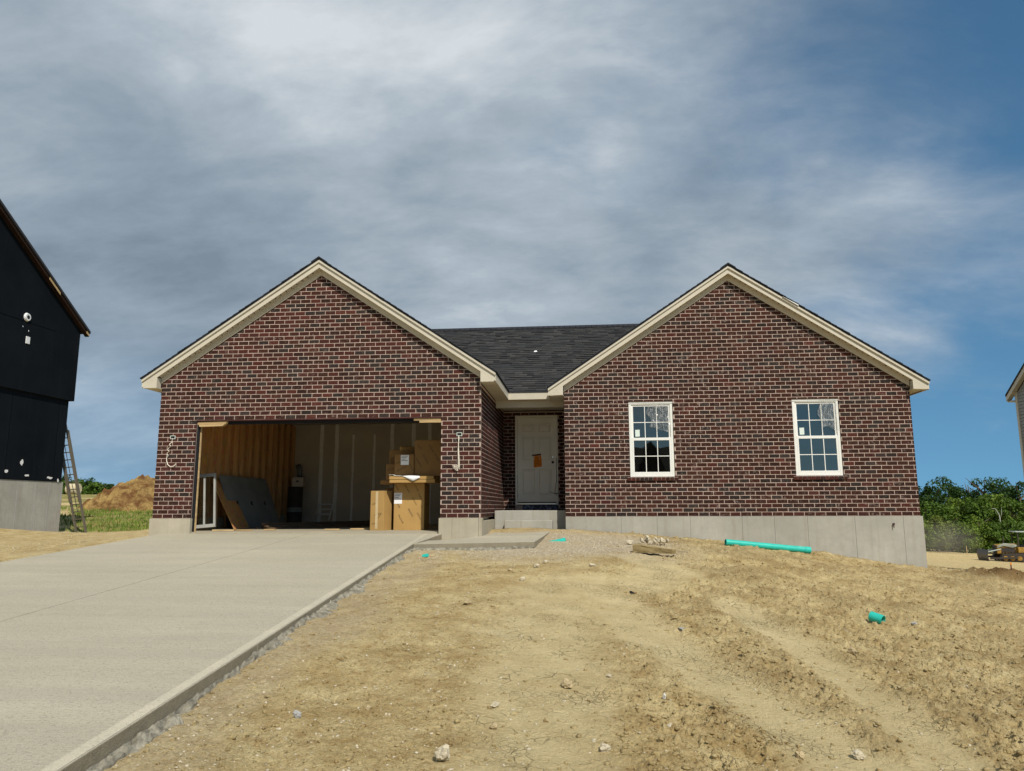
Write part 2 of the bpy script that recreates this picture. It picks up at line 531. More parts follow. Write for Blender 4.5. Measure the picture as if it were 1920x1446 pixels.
    M['bark'] = plain('bark', (0.13, 0.10, 0.07), 0.9, 0.1, 0.4, 8)
    M['deadwood'] = plain('deadwood', (0.42, 0.40, 0.36), 0.9, 0.1, 0.2, 8)
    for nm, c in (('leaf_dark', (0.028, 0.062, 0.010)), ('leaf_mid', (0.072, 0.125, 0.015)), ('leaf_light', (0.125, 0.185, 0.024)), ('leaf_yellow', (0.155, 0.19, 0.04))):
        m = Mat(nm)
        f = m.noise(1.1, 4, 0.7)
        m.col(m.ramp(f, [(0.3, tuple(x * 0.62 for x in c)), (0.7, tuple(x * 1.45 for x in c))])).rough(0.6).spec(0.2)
        tl = m.n('ShaderNodeBsdfTranslucent'); tl.inputs['Color'].default_value = (c[0] * 1.5, c[1] * 1.5, c[2], 1)
        ms = m.n('ShaderNodeMixShader'); ms.inputs[0].default_value = 0.25
        m.L(m.b.outputs[0], ms.inputs[1]); m.L(tl.outputs[0], ms.inputs[2]); m.L(ms.outputs[0], m.out.inputs['Surface'])
        M[nm] = m.m
    M['grass'] = plain('grass', (0.135, 0.19, 0.032), 0.8, 0.1, 0.4, 1.5)
    # rocks and clods
    M['rock_pale'] = plain('rock_pale', (0.50, 0.435, 0.31), 0.9, 0.15, 0.25, 25, 0, 0.5)
    M['rock_tan'] = plain('rock_tan', (0.42, 0.33, 0.19), 0.9, 0.15, 0.25, 25, 0, 0.5)
    M['rock_white'] = plain('rock_white', (0.56, 0.54, 0.49), 0.85, 0.2, 0.2, 25, 0, 0.4)
    M['rock_grey'] = plain('rock_grey', (0.36, 0.35, 0.33), 0.9, 0.15, 0.25, 25, 0, 0.5)
    M['spill'] = plain('spill', (0.235, 0.215, 0.165), 0.95, 0.1, 0.5, 14, 0, 0.6)
    M['driftwood'] = wood('driftwood', (0.34, 0.255, 0.12), axis=0)
    M['hay'] = plain('hay', (0.55, 0.46, 0.30), 0.9, 0.1, 0.2, 4)

    # bare earth
    def earth(name, masks):
        m = Mat(name)
        big = m.noise(0.35, 5, 0.6); mid = m.noise(2.6, 6, 0.66); fine = m.noise(38, 6, 0.72); grit = m.noise(150, 3, 0.8)
        a = m.mix(m.ramp(mid, [(0.34, 0.0), (0.66, 1.0)]), (0.435, 0.305, 0.125), (0.72, 0.575, 0.295))
        a = m.mix(m.ramp(big, [(0.42, 0.0), (0.68, 0.55)]), a, (0.66, 0.54, 0.29))
        a = m.mix(m.ramp(grit, [(0.30, 0.55), (0.46, 0.0)]), a, (0.22, 0.15, 0.055))
        a = m.mix(m.ramp(grit, [(0.56, 0.0), (0.72, 0.5)]), a, (0.72, 0.62, 0.40))
        a = m.mix(m.ramp(fine, [(0.30, 0.75), (0.48, 0.0)]), a, (0.20, 0.135, 0.05))
        a = m.mix(m.ramp(fine, [(0.58, 0.0), (0.75, 0.45)]), a, (0.60, 0.50, 0.30))
        rust = m.noise(7.5, 5, 0.7)
        a = m.mix(m.ramp(rust, [(0.50, 0.0), (0.64, 0.58)]), a, (0.36, 0.225, 0.088))
        gry = m.noise(1.7, 6, 0.75, m.map(m.pos, (1, 1, 1), (9, 2, 0)))
        a = m.mix(m.ramp(gry, [(0.62, 0.0), (0.72, 0.55)]), a, (0.50, 0.455, 0.37))
        flk = m.noise(1.0, 5, 0.7, m.map(m.pos, (36, 52, 36), (0, 0, 0), (0, 0, 0.25)), 0.3)
        a = m.mix(m.ramp(flk, [(0.34, 0.5), (0.45, 0.0)]), a, (0.22, 0.142, 0.055))
        a = m.mix(m.ramp(flk, [(0.58, 0.0), (0.70, 0.5)]), a, (0.74, 0.62, 0.37))
        wv = m.n('ShaderNodeVectorMath', operation='ADD')
        m.L(m.pos, wv.inputs[0])
        wn = m.n('ShaderNodeTexNoise'); wn.inputs['Scale'].default_value = 3.5; wn.inputs['Detail'].default_value = 4
        m.L(m.pos, wn.inputs['Vector'])
        sc = m.n('ShaderNodeVectorMath', operation='SCALE'); sc.inputs['Scale'].default_value = 0.13
        m.L(wn.outputs['Color'], sc.inputs[0]); m.L(sc.outputs[0], wv.inputs[1])
        flat = m.map(wv.outputs[0], (1, 1, 0.0))
        cr = m.vor(9.0, 'DISTANCE_TO_EDGE', flat); cr2 = m.vor(19.0, 'DISTANCE_TO_EDGE', flat)
        crk = m.math('MULTIPLY', m.ramp(cr, [(0.0, 1.0), (0.035, 0.0)]), m.ramp(m.noise(2.4, 4, 0.7), [(0.50, 0.0), (0.66, 0.8)]))
        crk2 = m.math('MULTIPLY', m.ramp(cr2, [(0.0, 1.0), (0.06, 0.0)]), m.ramp(m.noise(0.9, 3, 0.5, m.map(m.pos, (2, 2, 1), (5, 3, 0))), [(0.50, 0.0), (0.70, 0.7)]))
        crk = m.math('MAXIMUM', crk, crk2)
        if masks:
            tr = m.attr('mtrack', True); gr = m.attr('mgravel', True); gs = m.attr('mgrass', True); dk = m.attr('mdark', True)
            pale = m.mix(m.ramp(mid, [(0.3, 0.0), (0.7, 1.0)]), (0.61, 0.48, 0.245), (0.75, 0.61, 0.335))
            pale = m.mix(m.ramp(grit, [(0.3, 0.25), (0.55, 0.0)]), pale, (0.33, 0.25, 0.13))
            a = m.mix(m.math('MULTIPLY', tr, 0.9), a, pale)
            v = m.ramp(m.vor(42, 'F1', None, 1), [(0.1, (0.36, 0.285, 0.18)), (0.5, (0.57, 0.465, 0.31)), (0.9, (0.72, 0.62, 0.46))])
            gcol = m.mix(0.85, (0.56, 0.46, 0.31), v)
            gcol = m.mix(m.ramp(m.noise(55, 4, 0.8), [(0.36, 0.6), (0.55, 0.0)]), gcol, (0.25, 0.19, 0.12))
            a = m.mix(m.math('MULTIPLY', gr, m.ramp(m.noise(1.8, 5, 0.7), [(0.35, 0.55), (0.5, 1.0)])), a, gcol)
            a = m.mix(m.math('MULTIPLY', dk, 1.0, clamp=True), a, m.mix(fine, (0.10, 0.052, 0.018), (0.25, 0.15, 0.06)))
            gg = m.mix(m.ramp(m.noise(0.9, 5, 0.7), [(0.4, 0.0), (0.62, 1.0)]), (0.36, 0.27, 0.10), (0.13, 0.17, 0.035))
            a = m.mix(gs, a, gg)
            crk = m.math('MULTIPLY', m.math('MULTIPLY', crk, m.math('MULTIPLY_ADD', tr, 0.7, 0.55)), m.math('SUBTRACT', 1.0, gr, clamp=True))
        a = m.mix(m.math('MULTIPLY', crk, 0.72), a, (0.17, 0.115, 0.045))
        m.col(a).rough(0.95).spec(0.1)
        h = m.math('MULTIPLY_ADD', grit, 0.25, m.math('MULTIPLY_ADD', flk, 0.6, fine))
        h = m.math('SUBTRACT', h, m.math('MULTIPLY', crk, 0.8))
        m.bump(h, 1.0, 0.03)
        return m.m
    M['earth'] = earth('earth', True)
    M['clod'] = earth('clod', False)
    m = Mat('pile_earth')
    mid = m.noise(1.2, 6, 0.7); fine = m.noise(7, 6, 0.75)
    a = m.mix(m.ramp(mid, [(0.42, 0.0), (0.60, 1.0)]), (0.14, 0.066, 0.025), (0.38, 0.255, 0.092))
    m.col(m.mix(m.ramp(fine, [(0.35, 0.6), (0.55, 0.0)]), a, (0.12, 0.065, 0.026))).rough(0.95).spec(0.1)
    m.bump(fine, 0.9, 0.08)
    M['pile_earth'] = m.m
    M['opp_wall'] = plain('opp_wall', (0.22, 0.14, 0.11), 0.9)
    M['opp_roof'] = plain('opp_roof', (0.035, 0.032, 0.03), 0.9)


make_materials()

# ------------------------------------------------------------------ lie of the land
CTRL = np.array([
    (1.5, 1.58, .03), (3, 1.58, -.085), (4.54, 1.58, -.2), (5.46, 1.58, -.265), (6.26, 1.58, -.40), (7.05, 1.58, -.53), (8.31, 1.58, -.706),
    (-6.24, 0, -.06), (-6.6, -3.4, -.30), (-7, -8, -.62), (-8, -13, -1.0), (-10, -3, -.52), (-12, 5, -.43), (-9, 2, -.27), (-14, 9, -.46),
    (-.5, -1.8, -.24), (-.5, -5, -.468), (-.5, -8, -.695), (-.5, -10.5, -.875), (-.5, -13.7, -1.10), (0.1, 0.6, -.08),
    (1.3, -1.5, -.20), (1.4, .6, -.06), (3, -1.5, -.23), (5, -.3, -.37), (5.1, -5.0, -.86), (2.7, -3.2, -.30), (6.5, -.6, -.62), (6.2, .6, -.44),
    (1.9, -13.75, -1.10), (6, -13, -1.32), (2, -7, -.67), (5, -8.5, -1.03), (9, -4, -1.05), (9.5, 1.6, -.84), (11, 5, -1.15), (12, -6, -1.35),
    (16, 10, -1.75), (20, 20, -2.3), (30, 40, -3.5), (40, 60, -4.52), (44, 75, -4.72), (50, 90, -4.95), (56, 60, -4.8),
    (-18.4, 11, -.22), (-18.4, 14, -.5), (-16.6, 14, -.47), (-23, 25, .48), (-17, 20, -.12), (-21, 40, 1.0), (-40, 60, 1.7), (-70, 120, 2.7),
    (-25, 5, -.1), (-25, -10, -.9), (0, -20, -1.5), (0, -40, -1.9), (20, -30, -2.1), (-25, -30, -1.9), (0, 20, -.3), (8, 20, -1.2), (12, 60, -2.2),
    (-5, 60, .5), (0, 130, 0), (60, 130, -4.8), (120, 100, -5.2), (0, -120, -2), (100, -40, -3), (-100, 0, 1)], float)


def _phi(r2):
    return 0.5 * r2 * np.log(r2 + 1e-9)


def _tps():
    n = len(CTRL); P = CTRL[:, :2]
    d2 = ((P[:, None] - P[None]) ** 2).sum(-1)
    A = np.zeros((n + 3, n + 3)); A[:n, :n] = _phi(d2) + np.eye(n) * 0.25
    A[:n, n] = 1; A[:n, n + 1:] = P; A[n, :n] = 1; A[n + 1:, :n] = P.T
    return np.linalg.solve(A, np.concatenate([CTRL[:, 2], [0, 0, 0]]))


TPSW = _tps()


def land(x, y):
    x = np.asarray(x, float); y = np.asarray(y, float)
    r = np.hypot(x, y); k = np.minimum(1.0, 135.0 / np.maximum(r, 1e-6))
    X = x * k; Y = y * k
    z = TPSW[-3] + TPSW[-2] * X + TPSW[-1] * Y
    for i, (cx, cy, _) in enumerate(CTRL):
        z = z + TPSW[i] * _phi((X - cx) ** 2 + (Y - cy) ** 2)
    return z


def drive_z(y):
    return -.03 + .072 * y


TRACKS = [([(1.9, -4.4), (2.15, -5.5), (2.55, -7.05), (2.95, -8.3), (3.25, -9.2), (3.6, -10.6), (3.9, -12)], 0.29),
          ([(3.5, -5.0), (3.79, -6.58), (3.93, -8.4), (3.88, -9.4), (3.8, -11)], 0.22),
          ([(1.55, -4.6), (1.5, -6.5), (1.6, -8.4), (1.65, -9.6), (1.7, -12)], 0.42),
          ([(2.6, -2.6), (3.0, -3.6), (2.5, -4.6)], 0.35)]


def seg_dist(x, y, pts):
    best = np.full(x.shape, 1e9)
    for (ax, ay), (bx, by) in zip(pts[:-1], pts[1:]):
        dx, dy = bx - ax, by - ay
        t = np.clip(((x - ax) * dx + (y - ay) * dy) / (dx * dx + dy * dy), 0, 1)
        best = np.minimum(best, np.hypot(x - ax - t * dx, y - ay - t * dy))
    return best


def sstep(a, b, v):
    t = np.clip((v - a) / (b - a), 0, 1)
    return t * t * (3 - 2 * t)


def ground_fields(x, y):
    """height, and masks: wheel tracks, gravel, grass, dark turned earth"""
    z = land(x, y)
    d = np.hypot(x - 1.893, y + 13.755)
    wob = (fbm(x * 1.3, y * 1.3, 3, 40) - .5) * 0.5
    track = np.zeros(x.shape)
    for i, (pts, w) in enumerate(TRACKS):
        dd = seg_dist(x, y, pts) + wob * .5
        track = np.maximum(track, (1 - sstep(w * .55, w * 1.6, dd)) * (0.85 if i == 2 else 1.0))
    gravel = 1 - sstep(1.0, 2.3, np.hypot((x - 1.5) / 1.15, (y + .9) / 1.25) + wob * 1.6)
    gravel = np.maximum(gravel, (1 - sstep(.25, .7, np.abs(x + .55) + wob)) * sstep(-12, -9, y) * (1 - sstep(-2, -1, y)) * .45)
    rough = sstep(1.85, 2.9, x + wob * 2) * (1 - sstep(12, 18, x)) * (1 - track)
    lf = sstep(-6.6, -8.5, x)
    grass = sstep(13.5, 16, y) * (1 - sstep(-7, -3, x)) * sstep(.42, .56, fbm(x * .33, y * .5, 4, 71) + .08 * sstep(16, 30, y))
    dark = (1 - sstep(.25, .75, np.abs(y - .15 - (x - 8.5) * .03) + wob * .8)) * sstep(8.0, 8.9, x) * (1 - sstep(13, 15, x))
    spec = sstep(.52, .66, fbm(x * 1.7, y * 1.7, 4, 77)) * rough * .26
    # relief
    amp = 1.0 / (1 + (d / 26) ** 2)
    h = (fbm(x * .7, y * .7, 3, 1) - .5) * .09
    h = h + (fbm(x * 3.1, y * 3.1, 4, 9) - .5) * (.035 + .03 * rough)
    rid = 1 - np.abs(fbm(x * 7.5 + y * 2.0, y * 12.0 - x * 3.0, 3, 21) * 2 - 1)
    h = h + (rid - .75) * (.012 + .026 * rough)
    lump = fbm(x * 23, y * 23, 3, 33)
    h = h + np.maximum(lump - .54, 0) * (.04 + .11 * rough)
    h = h + (fbm(x * 42, y * 42, 2, 55) - .5) * (.012 + .016 * rough)
    h = h * (1 - .72 * track) * (1 - .45 * gravel)
    h = h - .014 * track
    # raised lips beside the ruts and cleat marks across them
    for pts, w in TRACKS[:2]:
        dd = seg_dist(x, y, pts) + wob * .3
        h = h + .014 * np.exp(-((dd - w * 1.25) / .10) ** 2) * (.4 + 1.2 * fbm(x * 6, y * 6, 2, 60))
    h = h + dark * (.10 + .34 * (fbm(x * 2.3, y * 2.3, 4, 44) - .35))
    h = h * np.clip(amp * 1.1, .25, 1)
    # keep contacts calm beside concrete
    z = z + h
    return z, track, gravel, grass, np.maximum(dark, spec)


def ground_z(x, y):
    return float(ground_fields(np.array([float(x)]), np.array([float(y)]))[0][0])


def build_ground():
    head = 0.0946
    th = np.radians(np.concatenate([np.arange(-180, -44, 6.0), np.arange(-44, 44, 0.115), np.arange(44, 180.0, 6.0)]))
    rs = list(np.arange(0.6, 3.2, 0.26)); r = 3.3
    while r < 700:
        rs.append(r)
        r += max(0.017, min(r * r / 1500.0, r * 0.09))
    rs = np.array(rs)
    T, R = np.meshgrid(th, rs)
    ang = T - head
    X = 1.893 + R * np.sin(ang); Y = -13.755 + R * np.cos(ang)
    z, tr, gr, gs, dk = ground_fields(X, Y)
    # sink the sheet beneath the house, the drive and the walk
    under = (X > -6.25) & (X < 8.30) & (Y > 1.66) & (Y < 11) | (X > -6.25) & (X < -.08) & (Y > .06) & (Y < 11)
    z = np.where(under, np.minimum(z, -.8), z)
    dr = (X > -6.20 + np.minimum(Y, 0) * .045) & (X < -.90 + np.maximum(0, -1.6 - Y) * .037) & (Y < .1) & (Y > -24)
    z = np.where(dr, np.minimum(z, drive_z(Y) - .06), z)
    nb = (X > -30) & (X < -18.5) & (Y > -5) & (Y < 13.85)
    z = np.where(nb, z - .5, z)
    nr, nc = X.shape
    co = np.stack([X, Y, z], -1).reshape(-1, 3)
    idx = np.arange(nr * nc).reshape(nr, nc)
    a = idx[:-1, :]; b = idx[1:, :]
    a2 = np.roll(a, -1, 1); b2 = np.roll(b, -1, 1)
    quads = np.stack([a, a2, b2, b], -1).reshape(-1, 4)
    me = bpy.data.meshes.new('ground')
    c0 = len(co)
    co = np.concatenate([co, [[1.893, -13.755, float(land(1.893, -13.755))]]])
    me.vertices.add(len(co)); me.vertices.foreach_set('co', co.ravel())
    fan = np.stack([np.full(nc, c0), np.roll(idx[0], -1), idx[0]], -1)
    nl = quads.size + fan.size
    me.loops.add(nl); me.loops.foreach_set('vertex_index', np.concatenate([quads.ravel(), fan.ravel()]))
    npoly = len(quads) + len(fan)
    me.polygons.add(npoly)
    ls = np.concatenate([np.arange(len(quads)) * 4, quads.size + np.arange(len(fan)) * 3])
    me.polygons.foreach_set('loop_start', ls)
    me.polygons.foreach_set('use_smooth', np.ones(npoly, bool))
    me.update(calc_edges=True)
    for nm, arr in (('mtrack', tr), ('mgravel', gr), ('mgrass', gs), ('mdark', dk)):
        at = me.attributes.new(nm, 'FLOAT', 'POINT')
        at.data.foreach_set('value', np.concatenate([arr.ravel(), [0.0]]).astype(np.float32))
    if me.polygons[len(quads) // 2].normal.z < 0:
        me.flip_normals()
    o = link('ground', me, M['earth'])
    tag(o, kind='structure', label='dry tan bare earth yard with cracked wheel ruts and clods', cat='ground')


build_ground()


# ------------------------------------------------------------------ driveway and walk
def slab_poly(poly, zf, thick, name, mat, parent, bevel=0.012):
    """a slab with sloping top zf(x, y) over a plan polygon"""
    m = MB(); n = len(poly)
    vs = [(x, y, zf(x, y) - thick) for x, y in poly] + [(x, y, zf(x, y)) for x, y in poly]
    fs = [tuple(range(n - 1, -1, -1)), tuple(range(n, 2 * n))]
    for i in range(n):
        j = (i + 1) % n
        fs.append((i, j, n + j, n + i))
    m.add(vs, fs)
    return m.build(name, mat, parent, bevel=bevel)


def build_drive():
    root = empty('driveway')
    tag(root, 'pale broom finished concrete driveway rising to the open garage', 'driveway', kind='structure')
    L = lambda y: -6.13 + min(0, y) * .045
    C_ = lambda y: -3.24 + min(0, y) * .012
    Rr = lambda y: -.70 + (max(y, -1.6) * .115 if y < 0 else 0) + (max(0, -1.6 - y) * .037)
    ys = [0.03, -4.75, -7.92, -11.1, -14.3, -17.5, -20.7, -24.0]
    zf = lambda x, y: drive_z(y)
    g = .0025
    for y1, y0 in zip(ys[:-1], ys[1:]):
        for a, b, side in ((L, C_, 0), (C_, Rr, 1)):
            yy = [y1 - g, y0 + g]
            xa = [a(y) + (.0065 if side else 0) for y in yy]; xb = [b(y) - (0 if side else .0065) for y in yy]
            poly = [(xa[1], yy[1]), (xb[1], yy[1])]
            if side and y1 > 0:
                poly += [(Rr(-1.6), -1.6), (xb[0], yy[0])]
            else:
                poly += [(xb[0], yy[0])]
            poly += [(xa[0], yy[0])]
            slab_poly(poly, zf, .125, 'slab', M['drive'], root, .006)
    w = empty('walkway')
    tag(w, 'narrow concrete front walk from the drive to the porch step', 'walkway', kind='structure')
    def wz(x, y):
        base = -.142 + (x + .85) * .018
        return base + max(0.0, (y + 1.5)) * .033
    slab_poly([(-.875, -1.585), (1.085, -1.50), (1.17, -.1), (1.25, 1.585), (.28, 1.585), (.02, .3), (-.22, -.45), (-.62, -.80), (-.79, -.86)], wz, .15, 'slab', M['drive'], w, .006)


build_drive()


def build_spill():
    """rough slurry of spilt concrete along the form line"""
    def ribbon(pts, w, seed, name, parts=1):
        m = MB(); n = int(sum((Vector(b) - Vector(a)).length for a, b in zip(pts[:-1], pts[1:])) / .028)
        P = []
        cum = [0]
        for a, b in zip(pts[:-1], pts[1:]): cum.append(cum[-1] + math.dist(a, b))
        for i in range(n + 1):
            s = cum[-1] * i / n
            k = max(j for j in range(len(cum) - 1) if cum[j] <= s + 1e-9)
            t = (s - cum[k]) / (cum[k + 1] - cum[k]); a, b = pts[k], pts[k + 1]
            dx, dy = b[0] - a[0], b[1] - a[1]; l = math.hypot(dx, dy)
            P.append((a[0] + dx * t, a[1] + dy * t, -dy / l, dx / l, s))
        K = 9; vs = []
        for (x, y, nx, ny, s) in P:
            ww = w * (0.12 + 3.4 * max(0.0, float(fbm(np.array([s * 1.9]), np.array([seed * 3.1]), 4, seed, .65)[0]) - .32) ** 1.1)
            for k in range(K):
                u = k / (K - 1)
                px, py = x + nx * ww * u, y + ny * ww * u
                q = float(fbm(np.array([px * 17.0]), np.array([py * 17.0]), 3, seed + 5)[0])
                gz = ground_z(px, py)
                hh = (.030 * (1 - u) ** .8 + .085 * (q - .55)) if 0 < k < K - 1 else (.03 if k == 0 else -.04)
                vs.append((px, py, gz + hh))
        fs = []
        for i in range(len(P) - 1):
            for k in range(K - 1):
                a = i * K + k
                fs.append((a, a + 1, a + K + 1, a + K))
        m.add(vs, fs)
        o = m.build(name, M['spill'], None, smooth=False)
        tag(o, kind='stuff')
        return o
    Rr = lambda y: -.88 + (-1.6 - y) * .037
    o = ribbon([(Rr(y), y) for y in (-1.62, -4, -7, -10, -13, -16)], .15, 3, 'concrete_spill')
    tag(o, 'crumbly grey concrete spill along the edge of the driveway', 'concrete')
    o = ribbon([(1.08, -1.51), (.1, -1.555), (-.87, -1.59)], .15, 8, 'concrete_spill')
    tag(o, 'crumbly grey concrete spill in front of the narrow walk', 'concrete')


build_spill()

# ------------------------------------------------------------------ the brick house
XG0, XG1 = -6.318, 0.0          # garage front
YR, XR0, XR1 = 1.582, 1.5145, 8.3616
ZB = 0.255
YB = 4.066                       # recessed door wall
ZL = 2.128                       # garage opening head
OX0, OX1 = -5.554, -0.749
EG, ER = 2.752, 2.715
OF = 0.16
AXG, AZG = -3.168, 5.274
AXR, AZR = 4.933, 5.392
XE0, XE1 = -6.632, 0.297
XF0, XF1 = 1.196, 8.670
ZP = 0.376
HOUSE = thing('brick_house', 'new single storey brown brick house with two gables and open garage', 'house')
CH, BL, JO = 0.0813, 0.2032, 0.0115
H0 = CH - JO
RED = [(0.066, 0.022, 0.017), (0.058, 0.020, 0.016), (0.074, 0.024, 0.018), (0.051, 0.020, 0.016), (0.060, 0.023, 0.018)]
BRN = [(0.047, 0.020, 0.014), (0.040, 0.018, 0.013), (0.054, 0.021, 0.015), (0.036, 0.018, 0.014)]
CHA = [(0.033, 0.024, 0.021), (0.038, 0.028, 0.024), (0.029, 0.022, 0.019)]


def brick_tone(r, brown):
    q = r.random()
    pal = CHA if q < 0.17 else (BRN if q < 0.17 + .83 * (.25 + .7 * brown) else RED)
    c = pal[r.randrange(len(pal))]
    k = r.uniform(0.84, 1.18)
    return (c[0] * k, c[1] * k, c[2] * k)


def brick_shape(L, H, r, D=.03):
    """a brick lying along +x with its face at y = 0 towards -y, arrises rounded"""
    j = lambda s: r.uniform(-s, s)
    e = .0035
    fr = [(e + j(.002), j(.0012), e + j(.0015)), (L - e + j(.002), j(.0012), e + j(.0015)), (L - e + j(.002), j(.0012), H - e + j(.0015)), (e + j(.002), j(.0012), H - e + j(.0015))]
    mid = [(0, e, 0), (L, e, 0), (L, e, H), (0, e, H)]
    bk = [(x, D, z) for x, _, z in mid]
    vs = fr + mid + bk
    fs = [(0, 1, 2, 3)]
    for b in (0, 4):
        for i in range(4):
            k = (i + 1) % 4
            fs.append((b + i, b + 4 + i, b + 4 + k, b + k))
    return vs, fs


ALLB = []     # (origin, u, n, length, tone, wall index)


def lay(origin, u, inward, width, z0, z1, limits, brown, wall, holes=(), cut_hole=None, seed=1, phase=0):
    """running bond on a wall plane. limits(zmid) -> (a, b) span along u"""
    r = random.Random(seed)
    n = int((z1 - z0) / CH + 0.5)
    for c in range(n):
        z = z0 + c * CH
        a, b = limits(z + CH)
        a = max(a, 0); b = min(b, width)
        spans = [(a, b, 0.0, H0)]
        for (ha, hb, hz0, hz1) in holes:
            if z + CH - JO * .5 > hz0 and z + JO * .5 < hz1:
                ns = []
                for (s, e, lo, hi) in spans:
                    if hb <= s or ha >= e: ns.append((s, e, lo, hi)); continue
                    if ha > s: ns.append((s, ha, lo, hi))
                    if hb < e: ns.append((hb, e, lo, hi))
                    up = hz1 - (z + JO * .5); dn = hz0 - (z + JO * .5)
                    if 0 < up < H0 - .012: ns.append((max(s, ha), min(e, hb), up + .004, H0))
                    if .012 < dn < H0: ns.append((max(s, ha), min(e, hb), 0.0, dn - .004))
                spans = ns
        off = (BL * .5 if (c + phase) % 2 else 0.0)
        for (s, e, lo, hi) in spans:
            x = off + math.floor((s - off) / BL) * BL
            while x < e - 1e-4:
                p = max(x + JO * .5, s); q = min(x + BL - JO * .5, e)
                if q - p > .025:
                    ALLB.append((Vector(origin) + Vector(u) * p + Vector((0, 0, z + JO * .5 + lo + r.uniform(-.001, .001))), u, inward, q - p, brick_tone(r, brown), wall, hi - lo))
                x += BL


def gable_lim(ax, az, half, wall0, drop):
    def f(z):
        h = (az - drop - z) / (2.0 / 3.0)
        return (ax - h - wall0, ax + h - wall0)
    return f


def build_walls():
    walls = []
    D = .0042                                           # joints struck nearly flush
    # mortar bodies (each a part; the bricks stand proud of them)
    def wallpart(polys, name='wall'):
        m = MB()
        for poly, a0, a1, ax in polys: m.prism(poly, a0, a1, ax)
        o = m.build(name, M['mortar'], HOUSE)
        walls.append(o); return o
    dr = .215
    gl = lambda x, ax, az: az - dr - abs(x - ax) * 2 / 3
    z1 = gl(XG0, AXG, AZG)
    e = .004
    # garage front: two piers and the gable over the opening
    wallpart([([(XG0 + e, ZB), (OX0 - e, ZB), (OX0 - e, ZL), (XG0 + e, ZL)], D, .10, 'y'),
              ([(OX1 + e, ZB), (XG1 - D, ZB), (XG1 - D, ZL), (OX1 + e, ZL)], D, .10, 'y'),
              ([(XG0 + e, ZL), (XG1 - D, ZL), (XG1 - D, gl(XG1, AXG, AZG)), (AXG, AZG - dr), (XG0 + e, z1)], D, .10, 'y')])
    holes = [(OX0 - XG0, OX1 - XG0, -1, ZL)]
    lay((XG0, 0, 0), (1, 0, 0), (0, 1, 0), XG1 - XG0, ZB, AZG, gable_lim(AXG, AZG, 0, XG0, dr), .35, 0, holes, seed=3)
    # bedroom front with two window openings
    W = WINS
    zs = W[0][2] - .075; zt = W[0][3] + .004
    xs = [XR0 + D, W[0][0] - .006, W[0][1] + .006, W[1][0] - .006, W[1][1] + .006, XR1 - e]
    pol = [([(xs[0], ZB), (xs[5], ZB), (xs[5], zs), (xs[0], zs)], YR + D, YR + .10, 'y')]
    for a, b in ((0, 1), (2, 3), (4, 5)):
        pol.append(([(xs[a], zs), (xs[b], zs), (xs[b], zt), (xs[a], zt)], YR + D, YR + .10, 'y'))
    pol.append(([(xs[0], zt), (xs[5], zt), (xs[5], gl(XR1, AXR, AZR)), (AXR, AZR - dr), (xs[0], gl(XR0, AXR, AZR))], YR + D, YR + .10, 'y'))
    wallpart(pol)
    holes = [(w[0] - XR0 - .006, w[1] - XR0 + .006, zs, zt) for w in W]
    lay((XR0, YR, 0), (1, 0, 0), (0, 1, 0), XR1 - XR0, ZB, AZR, gable_lim(AXR, AZR, 0, XR0, dr), .92, 1, holes, seed=9)
    # garage flank facing the porch
    wallpart([([(.105, ZB), (YB, ZB), (YB, 2.74), (.105, 2.74)], -.10, -D, 'x')])
    lay((0, 0, 0), (0, 1, 0), (-1, 0, 0), YB - .01, ZB, 2.73, lambda z: (0.104, 99), .4, 2, seed=21, phase=1)
    # door wall
    dx0, dx1 = DOOR[0] - .055, DOOR[1] + .055
    zt = DOOR[3] + .06
    wallpart([([(0.0, ZP - .05), (dx0, ZP - .05), (dx0, zt), (0.0, zt)], YB + D, YB + .10, 'y'),
              ([(dx1, ZP - .05), (XR0, ZP - .05), (XR0, zt), (dx1, zt)], YB + D, YB + .10, 'y'),
              ([(0.0, zt), (XR0, zt), (XR0, 2.72), (0.0, 2.72)], YB + D, YB + .10, 'y')])
    lay((0, YB, 0), (1, 0, 0), (0, 1, 0), XR0, ZB + CH, 2.73, lambda z: (0, 99), .5, 3, [(dx0, dx1, -1, zt)], seed=31)
    # flank of the bedroom wing facing the porch
    wallpart([([(YR + .105, ZB), (YB, ZB), (YB, 2.70), (YR + .105, 2.70)], XR0 + D, XR0 + .10, 'x')])
    lay((XR0, YR, 0), (0, 1, 0), (1, 0, 0), YB - YR - .01, ZB, 2.70, lambda z: (0.104, 99), .8, 4, seed=41)
    # outer flanks and the rear
    wallpart([([(.105, ZB), (10.4, ZB), (10.4, 2.74), (.105, 2.74)], XG0 + .004, XG0 + .10, 'x')])
    lay((XG0, 0, 0), (0, 1, 0), (1, 0, 0), 10.4, ZB, 2.74, lambda z: (0.104, 99), .4, 5, seed=51)
    wallpart([([(YR + .105, ZB), (10.4, ZB), (10.4, 2.70), (YR + .105, 2.70)], XR1 - .10, XR1 - .009, 'x')])
    lay((XR1, YR, 0), (0, 1, 0), (-1, 0, 0), 10.4 - YR, ZB, 2.70, lambda z: (0.104, 99), .9, 6, seed=61)
    wallpart([([(XG0, ZB), (XR1, ZB), (XR1, 2.70), (XG0, 2.70)], 10.4, 10.5, 'y')])
    return walls


WINS = [(2.835, 3.7215, 1.0408, 2.5636), (6.0888, 6.9863, 1.0408, 2.5636)]
DOOR = (0.3275, 1.2415, 0.538, 2.568)


